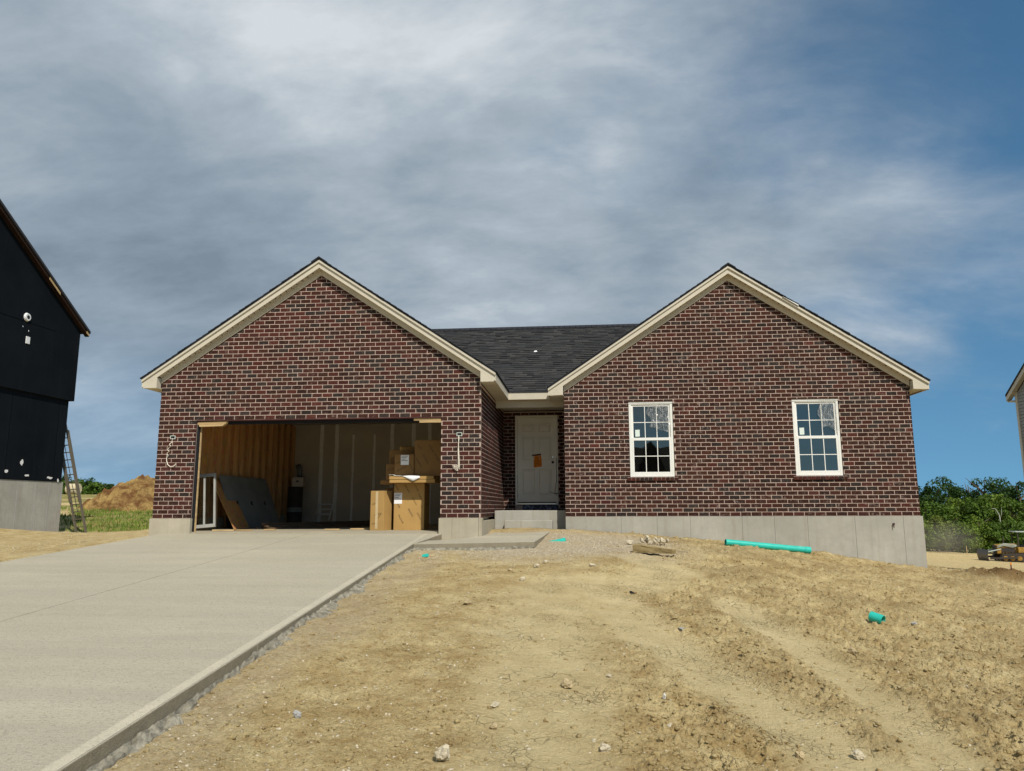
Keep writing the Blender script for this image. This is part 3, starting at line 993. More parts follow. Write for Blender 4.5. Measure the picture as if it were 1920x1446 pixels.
def place_bricks(walls):
    # the 300 nearest faces stay single objects, the others are one mesh
    order = sorted(range(len(ALLB)), key=lambda i: (ALLB[i][0] - CAM).length if ALLB[i][5] in (0, 1) and ALLB[i][3] > .15 and ALLB[i][6] > H0 - .001 else 1e9)
    chosen = set(order[:300])
    r = random.Random(77)
    H = CH - JO
    full = BL - JO
    var = []
    for brown in (.35, .92):
        for k in range(22):
            vs, fs = brick_shape(full, H, r)
            m = MB().add(vs, fs, brick_tone(r, brown)); me = m.mesh('brick'); me.materials.append(M['brick']); var.append(me)
    rest = MB()
    for i, (o, u, n, L, tone, w, hh) in enumerate(ALLB):
        if i in chosen:
            me = var[r.randrange(22) + (22 if w == 1 else 0)]
            ob = link('brick', me, None, walls[w], o + Vector((0, r.uniform(-.0012, .0012), 0)))
            ob.scale = (L / full, 1, 1)
        else:
            vs, fs = brick_shape(L, hh, r)
            U = Vector(u); NI = Vector(n)
            dd = r.uniform(-.0015, .0015)
            rest.add([o + U * a + NI * (b + dd) + Vector((0, 0, c)) for a, b, c in vs], fs, tone)
    ob = rest.build('brick_courses', M['brick'], HOUSE)
    tag(ob, kind='stuff')


WALLS = build_walls()
place_bricks(WALLS)


def build_foundation():
    def panels(cuts, y, zb, zt, th, mat):
        for a, b in zip(cuts[:-1], cuts[1:]):
            m = MB().box(a + .0012, b - .0012, y, y + th, zb, zt)
            m.build('foundation_panel', mat, HOUSE, bevel=.004)
    f = -.035
    panels([XG0 - .03, OX0 + .02], f, -.4, ZB - .004, .22, M['foundation_tan'])
    panels([OX1 - .02, -.52, XG1 - .03], f, -.5, ZB - .004, .22, M['foundation_tan'])
    MB().box(-.165, .03, f + .225, YB, -.5, ZB - .06).build('foundation_panel', M['foundation_tan'], HOUSE, bevel=.004)
    MB().box(-.028, .03, f, f + .22, -.5, ZB - .004).build('foundation_panel', M['foundation_tan'], HOUSE, bevel=.004)
    cuts = [XR0, 2.62, 3.33, 3.98, 4.98, 5.60, 6.23, 7.12, 8.02, XR1 + .03]
    panels(cuts, YR - .03, -1.3, ZB - .004, .22, M['foundation'])
    MB().box(XR0, XR0 + .2, YR + .2, YB, -1.0, ZB - .004).build('foundation_panel', M['foundation'], HOUSE)
    MB().box(XR1 - .17, XR1 + .03, YR + .2, 10.5, -1.6, ZB - .004).build('foundation_panel', M['foundation'], HOUSE)
    MB().box(XG0 - .03, XG0 + .19, .2, 10.5, -.6, ZB - .004).build('foundation_panel', M['foundation_tan'], HOUSE)
    MB().box(XG0, XR1, 10.35, 10.52, -2.2, ZB - .004).build('foundation_panel', M['foundation'], HOUSE)
    # rusty tie stub left in the concrete
    m = MB().tube([(7.83, YR - .07, .10), (7.83, YR - .02, .105)], .018, 8)
    m.tube([(7.83, YR - .062, .10), (7.822, YR - .066, .03)], .008, 6)
    m.build('tie_stub', M['lintel'], HOUSE)


build_foundation()


def rake_strip(m, xa, xb, ax, az, t0, t1, y0, y1):
    f = lambda x, t: az - t - abs(x - ax) * 2 / 3
    m.prism([(xa, f(xa, t1)), (xb, f(xb, t1)), (xb, f(xb, t0)), (xa, f(xa, t0))], y0, y1)


def build_gable_roof(ax, az, x0, x1, w0, w1, y0, yback, ez, seed):
    """y0: brick face. roof, rake boards, soffits, frieze, cornice returns"""
    r = random.Random(seed)
    yf = y0 - OF
    roof = MB()
    for s in (-1, 1):
        xe = x0 if s < 0 else x1
        a, b = (xe, ax) if s < 0 else (ax, xe)
        rake_strip(roof, a, b, ax, az, .022, .055, yf - .028, yback)
    ro = roof.build('roof', M['shingle_plain'], HOUSE)
    # courses of shingles: each laps the one below, so the verge is stepped
    c = MB()
    for s in (-1, 1):
        half = abs((x0 if s < 0 else x1) - ax)
        n = int(half / .119)
        for k in range(n + 1):
            d0 = half - k * .119 + (.022 if k == 0 else .0); d1 = max(half - (k + 1) * .119 - .03, 0)
            zz = lambda d, t: az - t - d * 2 / 3
            jy = r.uniform(-.010, .008)
            c.prism([(ax + s * d0, zz(d0, .022)), (ax + s * d1, zz(d1, .018)), (ax + s * d1, zz(d1, .014)), (ax + s * d0, zz(d0, .0))], yf - .046 + jy, yback, 'y', (.03, .031, .036))
    c.prism([(ax - .15, az - .105), (ax, az - .006), (ax + .15, az - .105), (ax + .15, az - .089), (ax, az + .012), (ax - .15, az - .089)], yf - .050, yback, 'y', (.03, .031, .036))
    o = c.build('shingle_courses', M['shingle'], ro); tag(o, kind='stuff')
    for s in (-1, 1):
        xe = x0 if s < 0 else x1
        xw = w0 if s < 0 else w1
        a, b = (xe, ax) if s < 0 else (ax, xe)
        m = MB(); rake_strip(m, a, b, ax, az, .056, .100, yf - .026, yf + .02); fa = m.build('rake_trim', M['trim'], HOUSE)
        m = MB(); rake_strip(m, a, b, ax, az, .101, .205, yf + .004, yf + .026); m.build('rake_board', M['trim'], HOUSE)
        # level-in-depth rake soffit with vent slots
        a2, b2 = (xw, ax) if s < 0 else (ax, xw)
        m = MB(); rake_strip(m, a2, b2, ax, az, .188, .200, yf + .027, y0 - .024); so = m.build('rake_soffit', M['soffit'], HOUSE)
        m = MB(); d = .14
        lim = abs(xw - ax) - .1
        while d < lim:
            x = ax + s * d
            zz = az - .2015 - d * 2 / 3
            m.hexa([(x, yf + .04, zz - .001), (x + s * .012, yf + .04, zz - .001 - .008), (x + s * .012, yf + .095, zz - .009), (x, yf + .095, zz - .001),
                    (x, yf + .04, zz + .001), (x + s * .012, yf + .04, zz - .007), (x + s * .012, yf + .095, zz - .007), (x, yf + .095, zz + .001)])
            d += .105
        m.build('vent_slots', M['vent_slot'], so)
        m = MB(); rake_strip(m, a2, b2, ax, az, .201, .315, y0 - .023, y0 - .003); m.build('frieze_board', M['soffit'], HOUSE)
        # cornice return
        zt = lambda x: az - .206 - abs(x - ax) * 2 / 3
        xi = xw + (.012 * s)
        xo = xe - s * .03
        poly = [(xo, min(ez, zt(xo) - .012)), (xi, ez), (xi, zt(xi)), (xo, zt(xo))]
        m = MB().prism(poly, yf + .004, y0 - .001); m.build('cornice_return', M['trim'], HOUSE)
        # eave fascia and soffit running back along the flank
        ye = yback if (xe in (XE0, XF1)) else 2.25
        zf = az - abs(xe - ax) * 2 / 3
        m = MB().box(min(xe, xe - s * .02), max(xe, xe - s * .02), yf + .03, ye, zf - .205, zf - .056); m.build('fascia', M['trim'], HOUSE)
        m = MB().box(min(xw + s * .005, xe - s * .021), max(xw + s * .005, xe - s * .021), y0 + .001, ye, ez + .004, ez + .016); m.build('soffit', M['soffit'], HOUSE)


build_gable_roof(AXG, AZG, XE0, XE1, XG0, XG1, 0.0, 10.6, EG, 5)
build_gable_roof(AXR, AZR, XF0, XF1, XR0, XR1, YR, 10.6, ER, 6)


def build_main_roof():
    ye, ze, yr, zr = 2.236, 2.955, 6.333, 5.362
    xa, xb = AXG, AXR + .05
    m = MB()
    m.hexa([(xa, ye + .02, ze - .06), (xb, ye + .02, ze - .06), (xb, yr, zr - .06), (xa, yr, zr - .06), (xa, ye + .02, ze - .022), (xb, ye + .02, ze - .022), (xb, yr, zr - .022), (xa, yr, zr - .022)])
    yb2 = 2 * yr - ye + .3
    zb2 = zr - (yb2 - yr) * (zr - ze) / (yr - ye)
    m.hexa([(xa, yr, zr - .06), (xb, yr, zr - .06), (xb, yb2, zb2 - .06), (xa, yb2, zb2 - .06), (xa, yr, zr - .012), (xb, yr, zr - .012), (xb, yb2, zb2 - .012), (xa, yb2, zb2 - .012)])
    ro = m.build('roof', M['shingle_plain'], HOUSE)
    # shingle tabs on the slope over the porch
    sl = math.hypot(yr - ye, zr - ze); ang = math.atan2(zr - ze, yr - ye)
    cy, sy = math.cos(ang), math.sin(ang)
    r = random.Random(4)
    tabs = []
    n = int(sl / .137)
    for c in range(n):
        s0 = c * .137 - .012
        f = min(1.0, (c + .5) / n)
        x0 = .15 - f * 3.75; x1 = 1.30 + f * 3.9
        x = x0 - r.uniform(0, .2)
        while x < x1:
            w = r.choice((.11, .15, .19, .24, .30))
            tabs.append((x, s0, w, r.choice((0, 0, .009))))
            x += w
    tones = [(.031, .031, .031), (.036, .036, .035), (.043, .042, .040), (.027, .027, .028), (.050, .048, .045), (.034, .033, .031)]

    def tab(w, t, dk, tone):
        """thin wedge with a thick butt; laminated shingles carry a dark granule band along it"""
        L = .165; c = .034; T = .009 + t; zc = T * (1 - c / L)
        m = MB()
        m.hexa([(.0015, c, -.001), (w - .0015, c, -.001), (w - .0015, L, -.004), (.0015, L, -.004),
                (.0015, c, zc), (w - .0015, c, zc), (w - .0015, L, .0), (.0015, L, .0)], tone)
        lo = tuple(x * (.30 if dk else .9) for x in tone)
        m.hexa([(.0015, 0, 0), (w - .0015, 0, 0), (w - .0015, c, -.001), (.0015, c, -.001),
                (.002, .001, T), (w - .002, .001, T), (w - .0015, c, zc), (.0015, c, zc)], lo)
        return m
    key = lambda q: (Vector((q[0], ye + q[1] * cy, ze + q[1] * sy)) - CAM).length / (.3 + q[2])
    order = sorted(range(len(tabs)), key=lambda i: key(tabs[i]))
    chosen = set(order[:300])
    cache = {}
    rest = MB()
    for i, (x, s0, w, t) in enumerate(tabs):
        org = Vector((x, ye + s0 * cy, ze + s0 * sy - .020))
        tone = tones[r.randrange(6)]; dk = r.random() < .55
        if i in chosen:
            k = (w, t, dk, tone)
            if k not in cache:
                me = tab(w, t, dk, tone).mesh('shingle'); me.materials.append(M['shingle']); cache[k] = me
            o = link('shingle', cache[k], None, ro, org)
            o.rotation_euler = (ang, 0, 0)
        else:
            mm = tab(w, t, dk, tone); b0 = len(rest.v)
            rest.v.extend([tuple(org + Vector((a, b * cy - c * sy, b * sy + c * cy))) for a, b, c in mm.v])
            rest.f.extend([tuple(b0 + q for q in f) for f in mm.f]); rest.c.extend(mm.c)
    o = rest.build('shingle_courses', M['shingle'], ro); tag(o, kind='stuff')
    # ridge caps
    m = MB(); x = -3.2
    while x < 5.0:
        m.prism([(yr - .14, zr - .085), (yr, zr + .005), (yr + .14, zr - .085), (yr + .14, zr - .073), (yr, zr + .018), (yr - .14, zr - .073)], x, x + .16, 'x', (.024, .025, .03))
        x += .145
    o = m.build('ridge_cap', M['shingle'], ro); tag(o, kind='stuff')
    # porch eave
    MB().box(XE1 - .021, XF0 + .021, ye - .002, ye + .018, ze - .205, ze - .056).build('fascia', M['trim'], HOUSE)
    MB().box(XE1 - .02, XF0 + .02, ye - .016, ye + .03, ze - .055, ze - .012).build('fascia_trim', M['shingle_plain'], HOUSE)
    MB().box(.003, XR0 - .003, ye + .019, 2.60, 2.748, 2.762).build('soffit', M['soffit'], HOUSE)
    MB().box(.003, XR0 - .003, 2.40, 2.56, 2.60, 2.747).build('porch_beam', M['soffit'], HOUSE)
    MB().box(.003, XR0 - .003, 2.61, YB, 2.745, 2.76).build('porch_ceiling', M['soffit'], HOUSE)
    m = MB().hexa([(.72, 4.42, 4.25), (.80, 4.44, 4.262), (.78, 4.49, 4.292), (.73, 4.48, 4.287), (.72, 4.42, 4.262), (.80, 4.44, 4.275), (.78, 4.49, 4.305), (.73, 4.48, 4.30)])
    m.build('paper_scrap', M['paper'], HOUSE)
    # pipe-pale nail strip exposed under the lifted verge
    f = lambda x: AZR - abs(x - AXR) * 2 / 3
    MB().prism([(5.98, f(5.98) - .052), (6.28, f(6.28) - .052), (6.28, f(6.28) - .028), (5.98, f(5.98) - .050)], YR - OF - .052, YR - OF - .030).build('drip_edge', M['vinyl'], HOUSE)


build_main_roof()


def build_window(x0, x1, z0, z1, seed):
    yf = YR + .028
    w = MB(); fw = .052
    w.box(x0, x0 + fw, yf, yf + .07, z0, z1); w.box(x1 - fw, x1, yf, yf + .07, z0, z1)
    w.box(x0 + fw, x1 - fw, yf, yf + .07, z1 - fw, z1); w.box(x0 + fw, x1 - fw, yf, yf + .07, z0, z0 + fw)
    win = w.build('window', M['vinyl'], HOUSE, bevel=.003)
    # head trim a little proud
    MB().box(x0 - .004, x1 + .004, yf - .010, yf - .001, z1 - .030, z1 + .002).build('head_trim', M['vinyl'], win)
    zm = (z0 + z1) / 2
    for lo, hi, dy in ((zm - .028, z1 - fw - .001, .022), (z0 + fw + .001, zm + .028, .001)):
        s = .036; a, b = x0 + fw + .001, x1 - fw - .001
        m = MB(); y = yf + dy
        m.box(a, a + s, y, y + .02, lo, hi); m.box(b - s, b, y, y + .02, lo, hi)
        m.box(a + s, b - s, y, y + .02, lo, lo + s * 1.2); m.box(a + s, b - s, y, y + .02, hi - s * (1.5 if dy < .01 else 1.0), hi)
        m.build('sash', M['vinyl'], win, bevel=.002)
        ga, gb = a + s, b - s; gl, gh = lo + s * 1.2, hi - s * (1.5 if dy < .01 else 1.0)
        g = MB()
        for k in (1, 2):
            xx = ga + (gb - ga) * k / 3
            g.box(xx - .0075, xx + .0075, y + .006, y + .012, gl, gh)
        g.build('muntin', M['vinyl'], win)
        zz = (gl + gh) / 2
        MB().box(ga, gb, y + .0065, y + .0115, zz - .0075, zz + .0075).build('muntin', M['vinyl'], win)
        MB().add([(ga, y + .013, gl), (gb, y + .013, gl), (gb, y + .013, gh), (ga, y + .013, gh)], [(0, 1, 2, 3)]).build('pane', M['glass'], win)
        if dy > .01:
            MB().add([(ga + .035, y + .005, gl + .04), (ga + .125, y + .005, gl + .042), (ga + .125, y + .005, gl + .18), (ga + .033, y + .005, gl + .178)], [(0, 1, 2, 3)]).build('sticker', M['sticker'], win)
    # torn protective film, crinkled
    r = random.Random(seed)
    nx, nz = 16, 22
    vs = []
    fx0, fx1, fz0, fz1 = (x0 + .40, x1 - .055, z1 - .56, z1 - .045) if seed == 1 else (x0 + .50, x1 - .03, z1 - .60, z1 + .0)
    for j in range(nz + 1):
        for i in range(nx + 1):
            u, v = i / nx, j / nz
            x = fx0 + (fx1 - fx0) * u; z = fz0 + (fz1 - fz0) * v
            if seed == 1:
                x += (1 - u) * .05 * math.sin(v * 7); z -= (1 - v) * (.13 * u - .05)
            else:
                x += (1 - u) * (.03 * math.sin(v * 9) + .03 * (1 - v)); z += (1 - v) * .05 * math.sin(u * 5)
            q = float(fbm(np.array([x * 11.0 + z * 6]), np.array([z * 5.0 - x * 9]), 3, 90 + seed)[0])
            vs.append((x, yf - .012 - .028 * abs(2 * q - 1) * 2 * (.3 + .7 * (1 - v)), z))
    fs = [(j * (nx + 1) + i, j * (nx + 1) + i + 1, (j + 1) * (nx + 1) + i + 1, (j + 1) * (nx + 1) + i) for j in range(nz) for i in range(nx)]
    MB().add(vs, fs).build('protective_film', M['film'], win, smooth=False)
    # rowlock sill bricks
    n = 12; L = (x1 - x0 + .13) / n
    rr = random.Random(seed + 60)
    sill = MB().box(x0 - .06, x1 + .06, YR - .018, YR + .06, z0 - .072, z0 - .010).build('sill', M['mortar'], HOUSE)
    for k in range(n):
        xa = x0 - .065 + k * L
        m = MB(); c = brick_tone(rr, .1) if rr.random() < .8 else RED[2]
        m.hexa([(xa + .006, YR - .032, z0 - .080), (xa + L - .006, YR - .032, z0 - .080), (xa + L - .006, YR + .06, z0 - .07), (xa + .006, YR + .06, z0 - .07),
                (xa + .006, YR - .032, z0 - .018), (xa + L - .006, YR - .032, z0 - .018), (xa + L - .006, YR + .06, z0 - .004), (xa + .006, YR + .06, z0 - .004)], c)
        m.build('sill_brick', M['brick'], sill)
    MB().box(x0 - .05, x1 + .05, YR + .002, YR + .09, z1 + .006, z1 + .016).build('lintel', M['lintel'], HOUSE)


for i, w in enumerate(WINS): build_window(*w, i + 1)


def build_door():
    x0, x1, z0, z1 = DOOR
    y = YB + .045
    d = MB().box(x0, x1, y, y + .04, z0 + .012, z1).build('door', M['door'], HOUSE)
    W_, H_ = x1 - x0, z1 - z0
    st = .115
    pw = (W_ - 2 * st - .10) / 2
    for row in ((.20, .80), (1.02, 1.57), (1.69, 1.89)):
        for c in (0, 1):
            a = x0 + st + c * (pw + .10); b = a + pw; lo, hi = z0 + row[0], z0 + row[1]
            m = MB()
            def ring(i, dy): return [(a + i, y + dy, lo + i), (b - i, y + dy, lo + i), (b - i, y + dy, hi - i), (a + i, y + dy, hi - i)]
            rs = [ring(0, -.0015), ring(.010, -.016), ring(.026, -.001), ring(.058, -.014)]
            vs = [p for q in rs for p in q]; fs = []
            for k in range(3):
                for i in range(4):
                    j = (i + 1) % 4; fs.append((k * 4 + i, k * 4 + j, k * 4 + 4 + j, k * 4 + 4 + i))
            fs.append((12, 13, 14, 15)); m.add(vs, fs)
            m.build('panel', M['door'], d)
    f = MB(); t = .052
    f.box(x0 - t, x0 - .003, YB - .02, y + .04, z0 - .045, z1 + t); f.box(x1 + .003, x1 + t, YB - .02, y + .04, z0 - .045, z1 + t)
    f.box(x0 - .003, x1 + .003, YB - .02, y + .04, z1 + .003, z1 + t)
    f.build('door_frame', M['door'], HOUSE, bevel=.004)
    MB().box(x0 - .003, x1 + .003, YB - .045, y + .04, z0 - .030, z0 + .002).build('threshold', M['steel'], HOUSE)
    MB().box(x0, x1, y - .003, y - .0005, z0 + .003, z0 + .03).build('door_sweep', M['black'], d)
    m = Mat('membrane'); f1 = m.noise(26, 5, 0.8)
    m.col(m.ramp(f1, [(0.40, (0.02, 0.025, 0.05)), (0.50, (0.10, 0.13, 0.22)), (0.60, (0.55, 0.58, 0.62))], 'CONSTANT')).rough(.6)
    MB().box(x0 + .12, x1 + .03, YB - .008, YB + .05, ZP + .002, z0 - .046).build('flashing_membrane', m.m, HOUSE)
    MB().box(x0 - .05, x0 + .118, YB - .02, YB + .05, ZP + .002, z0 - .046).build('sill_block', M['mortar'], HOUSE)
    # deadbolt, knob bore, hinge leaf
    k = MB().tube([(x1 - .075, y - .001, z0 + 1.09), (x1 - .075, y - .03, z0 + 1.09)], [.03, .024], 12); k.build('deadbolt', M['steel'], d, smooth=False)
    k = MB().tube([(x1 - .075, y - .001, z0 + .96), (x1 - .075, y - .02, z0 + .96), (x1 - .075, y - .03, z0 + .96), (x1 - .075, y - .06, z0 + .96)], [.03, .03, .013, .024], 12); k.build('door_knob', M['track_steel'], d)
    MB().box(x0 - .012, x0 + .002, y - .004, y - .0015, z0 + .14, z0 + .23).build('hinge', M['track_steel'], d)
    # wire dangling at the lock side
    p = [(x1 + .012, YB - .03, z0 + 1.06), (x1 + .006, YB - .04, z0 + .80), (x1 + .014, YB - .05, z0 + .55), (x1 - .012, YB - .055, z0 + .40), (x1 - .03, YB - .06, z0 + .23)]
    m = MB().tube(p, .006, 6); rr = random.Random(3)
    for a in range(6):
        q = Vector(p[-1]); m.tube([q + Vector((rr.uniform(-.02, .02), 0, rr.uniform(-.02, .02))), q + Vector((rr.uniform(-.11, .13), -.02, rr.uniform(-.07, .05)))], .005, 5)
    m.build('loose_wire', M['black'], HOUSE)
    # porch slab and step
    MB().box(.032, XR0 - .003, 1.93, YB - .02, -.4, ZP).build('porch_slab', M['foundation'], HOUSE, bevel=.01)
    MB().box(.27, 1.245, 1.59, 1.925, -.35, .182).build('step', M['foundation'], HOUSE, bevel=.012)
    # a permit sheet taped to the door
    n = thing('permit_notice', 'orange paper permit notice hanging on the front door', 'notice', (.80, y - .01, z0 + .85))
    MB().hexa([(-.085, -.006, -.01), (.105, -.012, .01), (.105, -.011, .01), (-.085, -.005, -.01), (-.09, -.001, .27), (.10, -.001, .285), (.10, 0, .285), (-.09, 0, .27)]).build('sheet', M['orange'], n)
    m = MB()
    for k in range(7):
        zz = .05 + k * .029
        m.box(-.055, .075 - (k % 3) * .02, -.0125 + zz * .038, -.0105 + zz * .038, zz, zz + .010)
    m.build('print', M['orange_ink'], n)
    MB().hexa([(-.13, -.007, .262), (.09, -.007, .285), (.09, -.003, .285), (-.13, -.003, .262), (-.13, -.007, .292), (.09, -.007, .317), (.09, -.003, .317), (-.13, -.003, .292)]).build('tape', M['black'], n)


build_door()


def wall_fittings():
    # light fitting boxes with dangling cable on both garage piers
    def fitting(x, z, path, r, extra=None):
        b = MB(); w, h = .052, .034
        y = -.004
        b.box(x - w, x - w + .012, y - .006, y + .04, z - h, z + h); b.box(x + w - .012, x + w, y - .006, y + .04, z - h, z + h)
        b.box(x - w + .012, x + w - .012, y - .006, y + .04, z + h - .010, z + h); b.box(x - w + .012, x + w - .012, y - .006, y + .04, z - h, z - h + .010)
        o = b.build('junction_box', M['box_blue'], HOUSE)
        MB().box(x - w + .012, x + w - .012, y - .0035, y - .001, z - h + .010, z + h - .010).build('box_cavity', M['felt'], o)
        m = MB(); m.tube([(x + a, y - .012 - c, z + b_) for a, b_, c in path], r, 6)
        m.build('cable', M['wire_white'], o)
        return o
    pa = [(0, -.02, 0), (.005, -.10, .02), (-.03, -.13, .03), (-.035, -.15, .03), (0, -.17, .03), (-.055, -.22, .03), (-.065, -.25, .03), (-.03, -.27, .03), (-.075, -.31, .02), (-.08, -.33, .02), (-.05, -.345, .02),
          (-.085, -.40, .01), (-.08, -.46, .01), (-.05, -.53, .01), (.0, -.565, .01), (.06, -.56, .01), (.10, -.53, .01), (.105, -.50, .01)]
    fitting(-6.01, 1.80, pa, .0085)
    o = fitting(-.40, 1.79, [(-.01, -.02, 0), (-.012, -.2, .015), (.0, -.4, .02), (.012, -.60, .02), (.004, -.66, .02), (-.01, -.60, .02), (-.018, -.3, .015), (-.005, -.05, 0)], .007)
    # loose coil of stripped cable hanging at the end
    g = MB(); r = random.Random(6)
    for k in range(9):
        pts = [Vector((-.46 + r.uniform(-.05, .05), -.02 + r.uniform(-.02, .01), 1.17 + r.uniform(-.06, .06))) for _ in range(4)]
        g.tube(pts, .016, 5)
    g.build('cable_coil', M['glove'], o)
    MB().box(OX0 - .1, OX1 + .1, .004, .10, ZL - .018, ZL - .004).build('lintel', M['lintel'], HOUSE)


wall_fittings()


# ------------------------------------------------------------------ inside the open garage
def build_garage_room():
    YK = 6.45
    MB().box(XG0 + .19, -.17, .04, YK, -.3, 0.0).build('garage_floor', M['floor_slab'], HOUSE)
    MB().box(XG0 + .12, -.12, YK, YK + .06, 0, 2.74).build('drywall', M['drywall'], HOUSE)
    MB().box(-.155, -.105, .14, YK, 0, 2.74).build('drywall', M['drywall'], HOUSE)
    MB().box(XG0 + .12, -.11, .14, YK + .06, 2.745, 2.76).build('ceiling', M['drywall'], HOUSE)
    MB().box(XG0 + .101, XG0 + .118, .12, YK, 0, 2.74).build('sheathing', M['osb'], HOUSE)
    y = .22; r = random.Random(2)
    while y < YK - .05:
        w = .038 * (2 if r.random() < .22 else 1)
        MB().box(XG0 + .119, XG0 + .215, y, y + w, .038, 2.70).build('stud', M['stud'], HOUSE)
        y += .406 if r.random() < .8 else .30
    MB().box(XG0 + .119, XG0 + .215, .15, YK, 0, .037).build('sole_plate', M['stud'], HOUSE)
    # taped joints and screw rows on the end wall
    for x in (-5.35, -4.92, -4.45, -3.85, -3.35, -2.75, -2.3, -1.7, -1.2, -.7):
        wide = .05 if (int(x * 10) % 2) else .028
        top = 2.74 if wide > .03 else 2.45
        m = MB(); n = 9; pts = []
        for k in range(n + 1):
            z = .02 + (top - .02) * k / n
            j = .008 * math.sin(k * 2.1 + x * 9)
            pts.append((x - wide + j, z)); 
        rt = [(x + wide + .008 * math.cos(k * 1.7 + x * 5), .02 + (top - .02) * k / n) for k in range(n + 1)]
        m.prism(pts + rt[::-1], YK - .004, YK - .0005)
        m.build('joint_tape', M['mud'], HOUSE)
    MB().box(-3.62, -3.56, YK - .012, YK - .001, 1.05, 1.16).build('outlet_box', M['black'], HOUSE)
    # inner jamb lining and header
    MB().box(OX0 - .002, OX0 + .04, .05, .10, 0, ZL - .02).build('jamb_felt', M['felt'], HOUSE)
    MB().box(OX0 + .015, OX0 + .062, .101, .13, 0, 2.03).build('jamb_board', M['lumber'], HOUSE)
    MB().box(OX1 - .01, OX1 + .05, .101, .18, 0, 2.03).build('jamb_board', M['felt'], HOUSE)
    MB().box(OX0 - .1, OX1 + .1, .101, .20, ZL - .075, 2.6).build('header', M['felt'], HOUSE)
    # strapping blocks nailed at both head corners
    m = MB(); m.hexa([(OX0 + .01, .03, ZL - .085), (OX0 + .58, .03, ZL - .075), (OX0 + .58, .10, ZL - .075), (OX0 + .01, .10, ZL - .085), (OX0 + .01, .03, ZL - .035), (OX0 + .60, .03, ZL - .026), (OX0 + .60, .10, ZL - .026), (OX0 + .01, .10, ZL - .035)])
    m.hexa([(OX0 + .06, .012, ZL - .128), (OX0 + .52, .012, ZL - .118), (OX0 + .52, .098, ZL - .118), (OX0 + .06, .098, ZL - .128), (OX0 + .04, .012, ZL - .09), (OX0 + .57, .012, ZL - .080), (OX0 + .57, .098, ZL - .080), (OX0 + .04, .098, ZL - .09)])
    m.build('nailing_block', M['lumber'], HOUSE)
    m = MB(); m.box(OX1 - .53, OX1 - .01, .03, .10, ZL - .062, ZL - .022); m.box(OX1 - .42, OX1 + .0, .02, .10, ZL - .106, ZL - .064)
    m.build('nailing_block', M['lumber'], HOUSE)
    # dark storeroom boxes behind the two bedroom windows
    MB().box(XR0 + .3, XR1 - .2, 5.5, 5.56, .3, 2.7).build('partition', M['grey_board'], HOUSE)
    MB().box(XR0 + .12, XR1 - .12, YR + .12, 5.5, .3, .34).build('subfloor', M['osb'], HOUSE)
    MB().box(XR0 + .12, XR1 - .12, YR + .12, 5.5, 2.69, 2.71).build('ceiling', M['grey_board'], HOUSE)


build_garage_room()


def carton(label, loc, w, d, h, rz=0.0, mat='card', marks=(), labels=(), tape=None, tilt=(0, 0), group='cardboard cartons in the garage'):
    """a closed carton: body with folded lid seam, printed marks, paper labels. loc = front left bottom corner"""
    t = thing('carton', label, 'box', loc, rz, group)
    t.rotation_euler = (tilt[0], tilt[1], rz)
    MB().box(0, w, 0, d, 0, h - .002).build('body', M[mat], t, bevel=.004)
    MB().box(.002, w / 2 - .002, .002, d - .002, h - .0015, h + .002).build('flap', M[mat], t)
    MB().box(w / 2 + .002, w - .002, .002, d - .002, h - .0015, h + .002).build('flap', M[mat], t)
    if marks:
        m = MB(); r = random.Random(int(w * 1000 + h * 777))
        for (mx, mz, ang, ln) in marks:
            c, s = math.cos(ang), math.sin(ang); u = 0.0
            while u < ln:
                lw = r.uniform(.012, .02)
                for (a, b, p, q) in ((0, .004, -.016, .016), (lw - .004, lw, -.016, r.choice((.0, .016))), (0, lw, .012, .016) if r.random() < .7 else (0, lw, -.003, .001)):
                    pts = [(u + a, p), (u + b, p), (u + b, q), (u + a, q)]
                    if q < p: continue
                    P = [(mx + x * c - z * s, mz + x * s + z * c) for x, z in pts]
                    if all(.005 < x < w - .005 and .005 < z < h - .005 for x, z in P):
                        m.add([(x, -.0012, z) for x, z in P], [(0, 1, 2, 3)])
                u += lw + .008
        if m.v: tag(m.build('print', M['ink'], t), kind='stuff')
    for (lx, lz, lw, lh) in labels:
        o = MB().box(lx, lx + lw, -.0022, -.0006, lz, lz + lh).build('label', M['paper'], t)
        m = MB()
        for k in range(4): m.box(lx + .012, lx + lw * (.85 - .12 * (k % 3)), -.0032, -.0024, lz + lh * (.86 - k * .15), lz + lh * (.91 - k * .15))
        tag(m.build('label_print', M['ink'], o), kind='stuff')
    if tape: MB().box(tape - .028, tape + .028, -.0018, -.0006, .03, h - .01).build('tape', M['paper'] if False else M['tape'], t)
    return t


M['tape'] = plain('tape', (0.56, 0.44, 0.25), 0.25, 0.5, 0.1, 5)
D = -1.05
carton('tall narrow sunlit carton with a vertical tape strip standing on the garage floor', (-2.35, 1.00, 0), .31, .30, .775, -.28, 'card', [(.05, .12, .3, .14), (.10, .30, .2, .15), (.04, .50, .4, .12), (.18, .24, .9, .10)], [], .145)
carton('big sunlit carton with a white label, under the two flat cartons', (-1.905, 1.12, 0), .62, .50, .925, 0.0, 'card',
       [(.10, .30, D, .18), (.30, .42, D, .18), (.48, .34, D, .16), (.04, .58, D, .16), (.22, .90, D, .18), (.42, .90, D, .16), (.38, .64, D, .16), (.50, .72, D, .14), (.02, .90, D, .12)], [(.005, .52, .16, .215)])
carton('small shaded carton tucked between the tall and the big carton', (-2.17, 1.42, 0), .24, .3, .845, 0.0, 'card_shaded', [(.03, .78, .3, .14)], [])
carton('lower of the two flat cartons laid across the big carton', (-1.93, .83, .928), .91, .62, .062, 0.0, 'card')
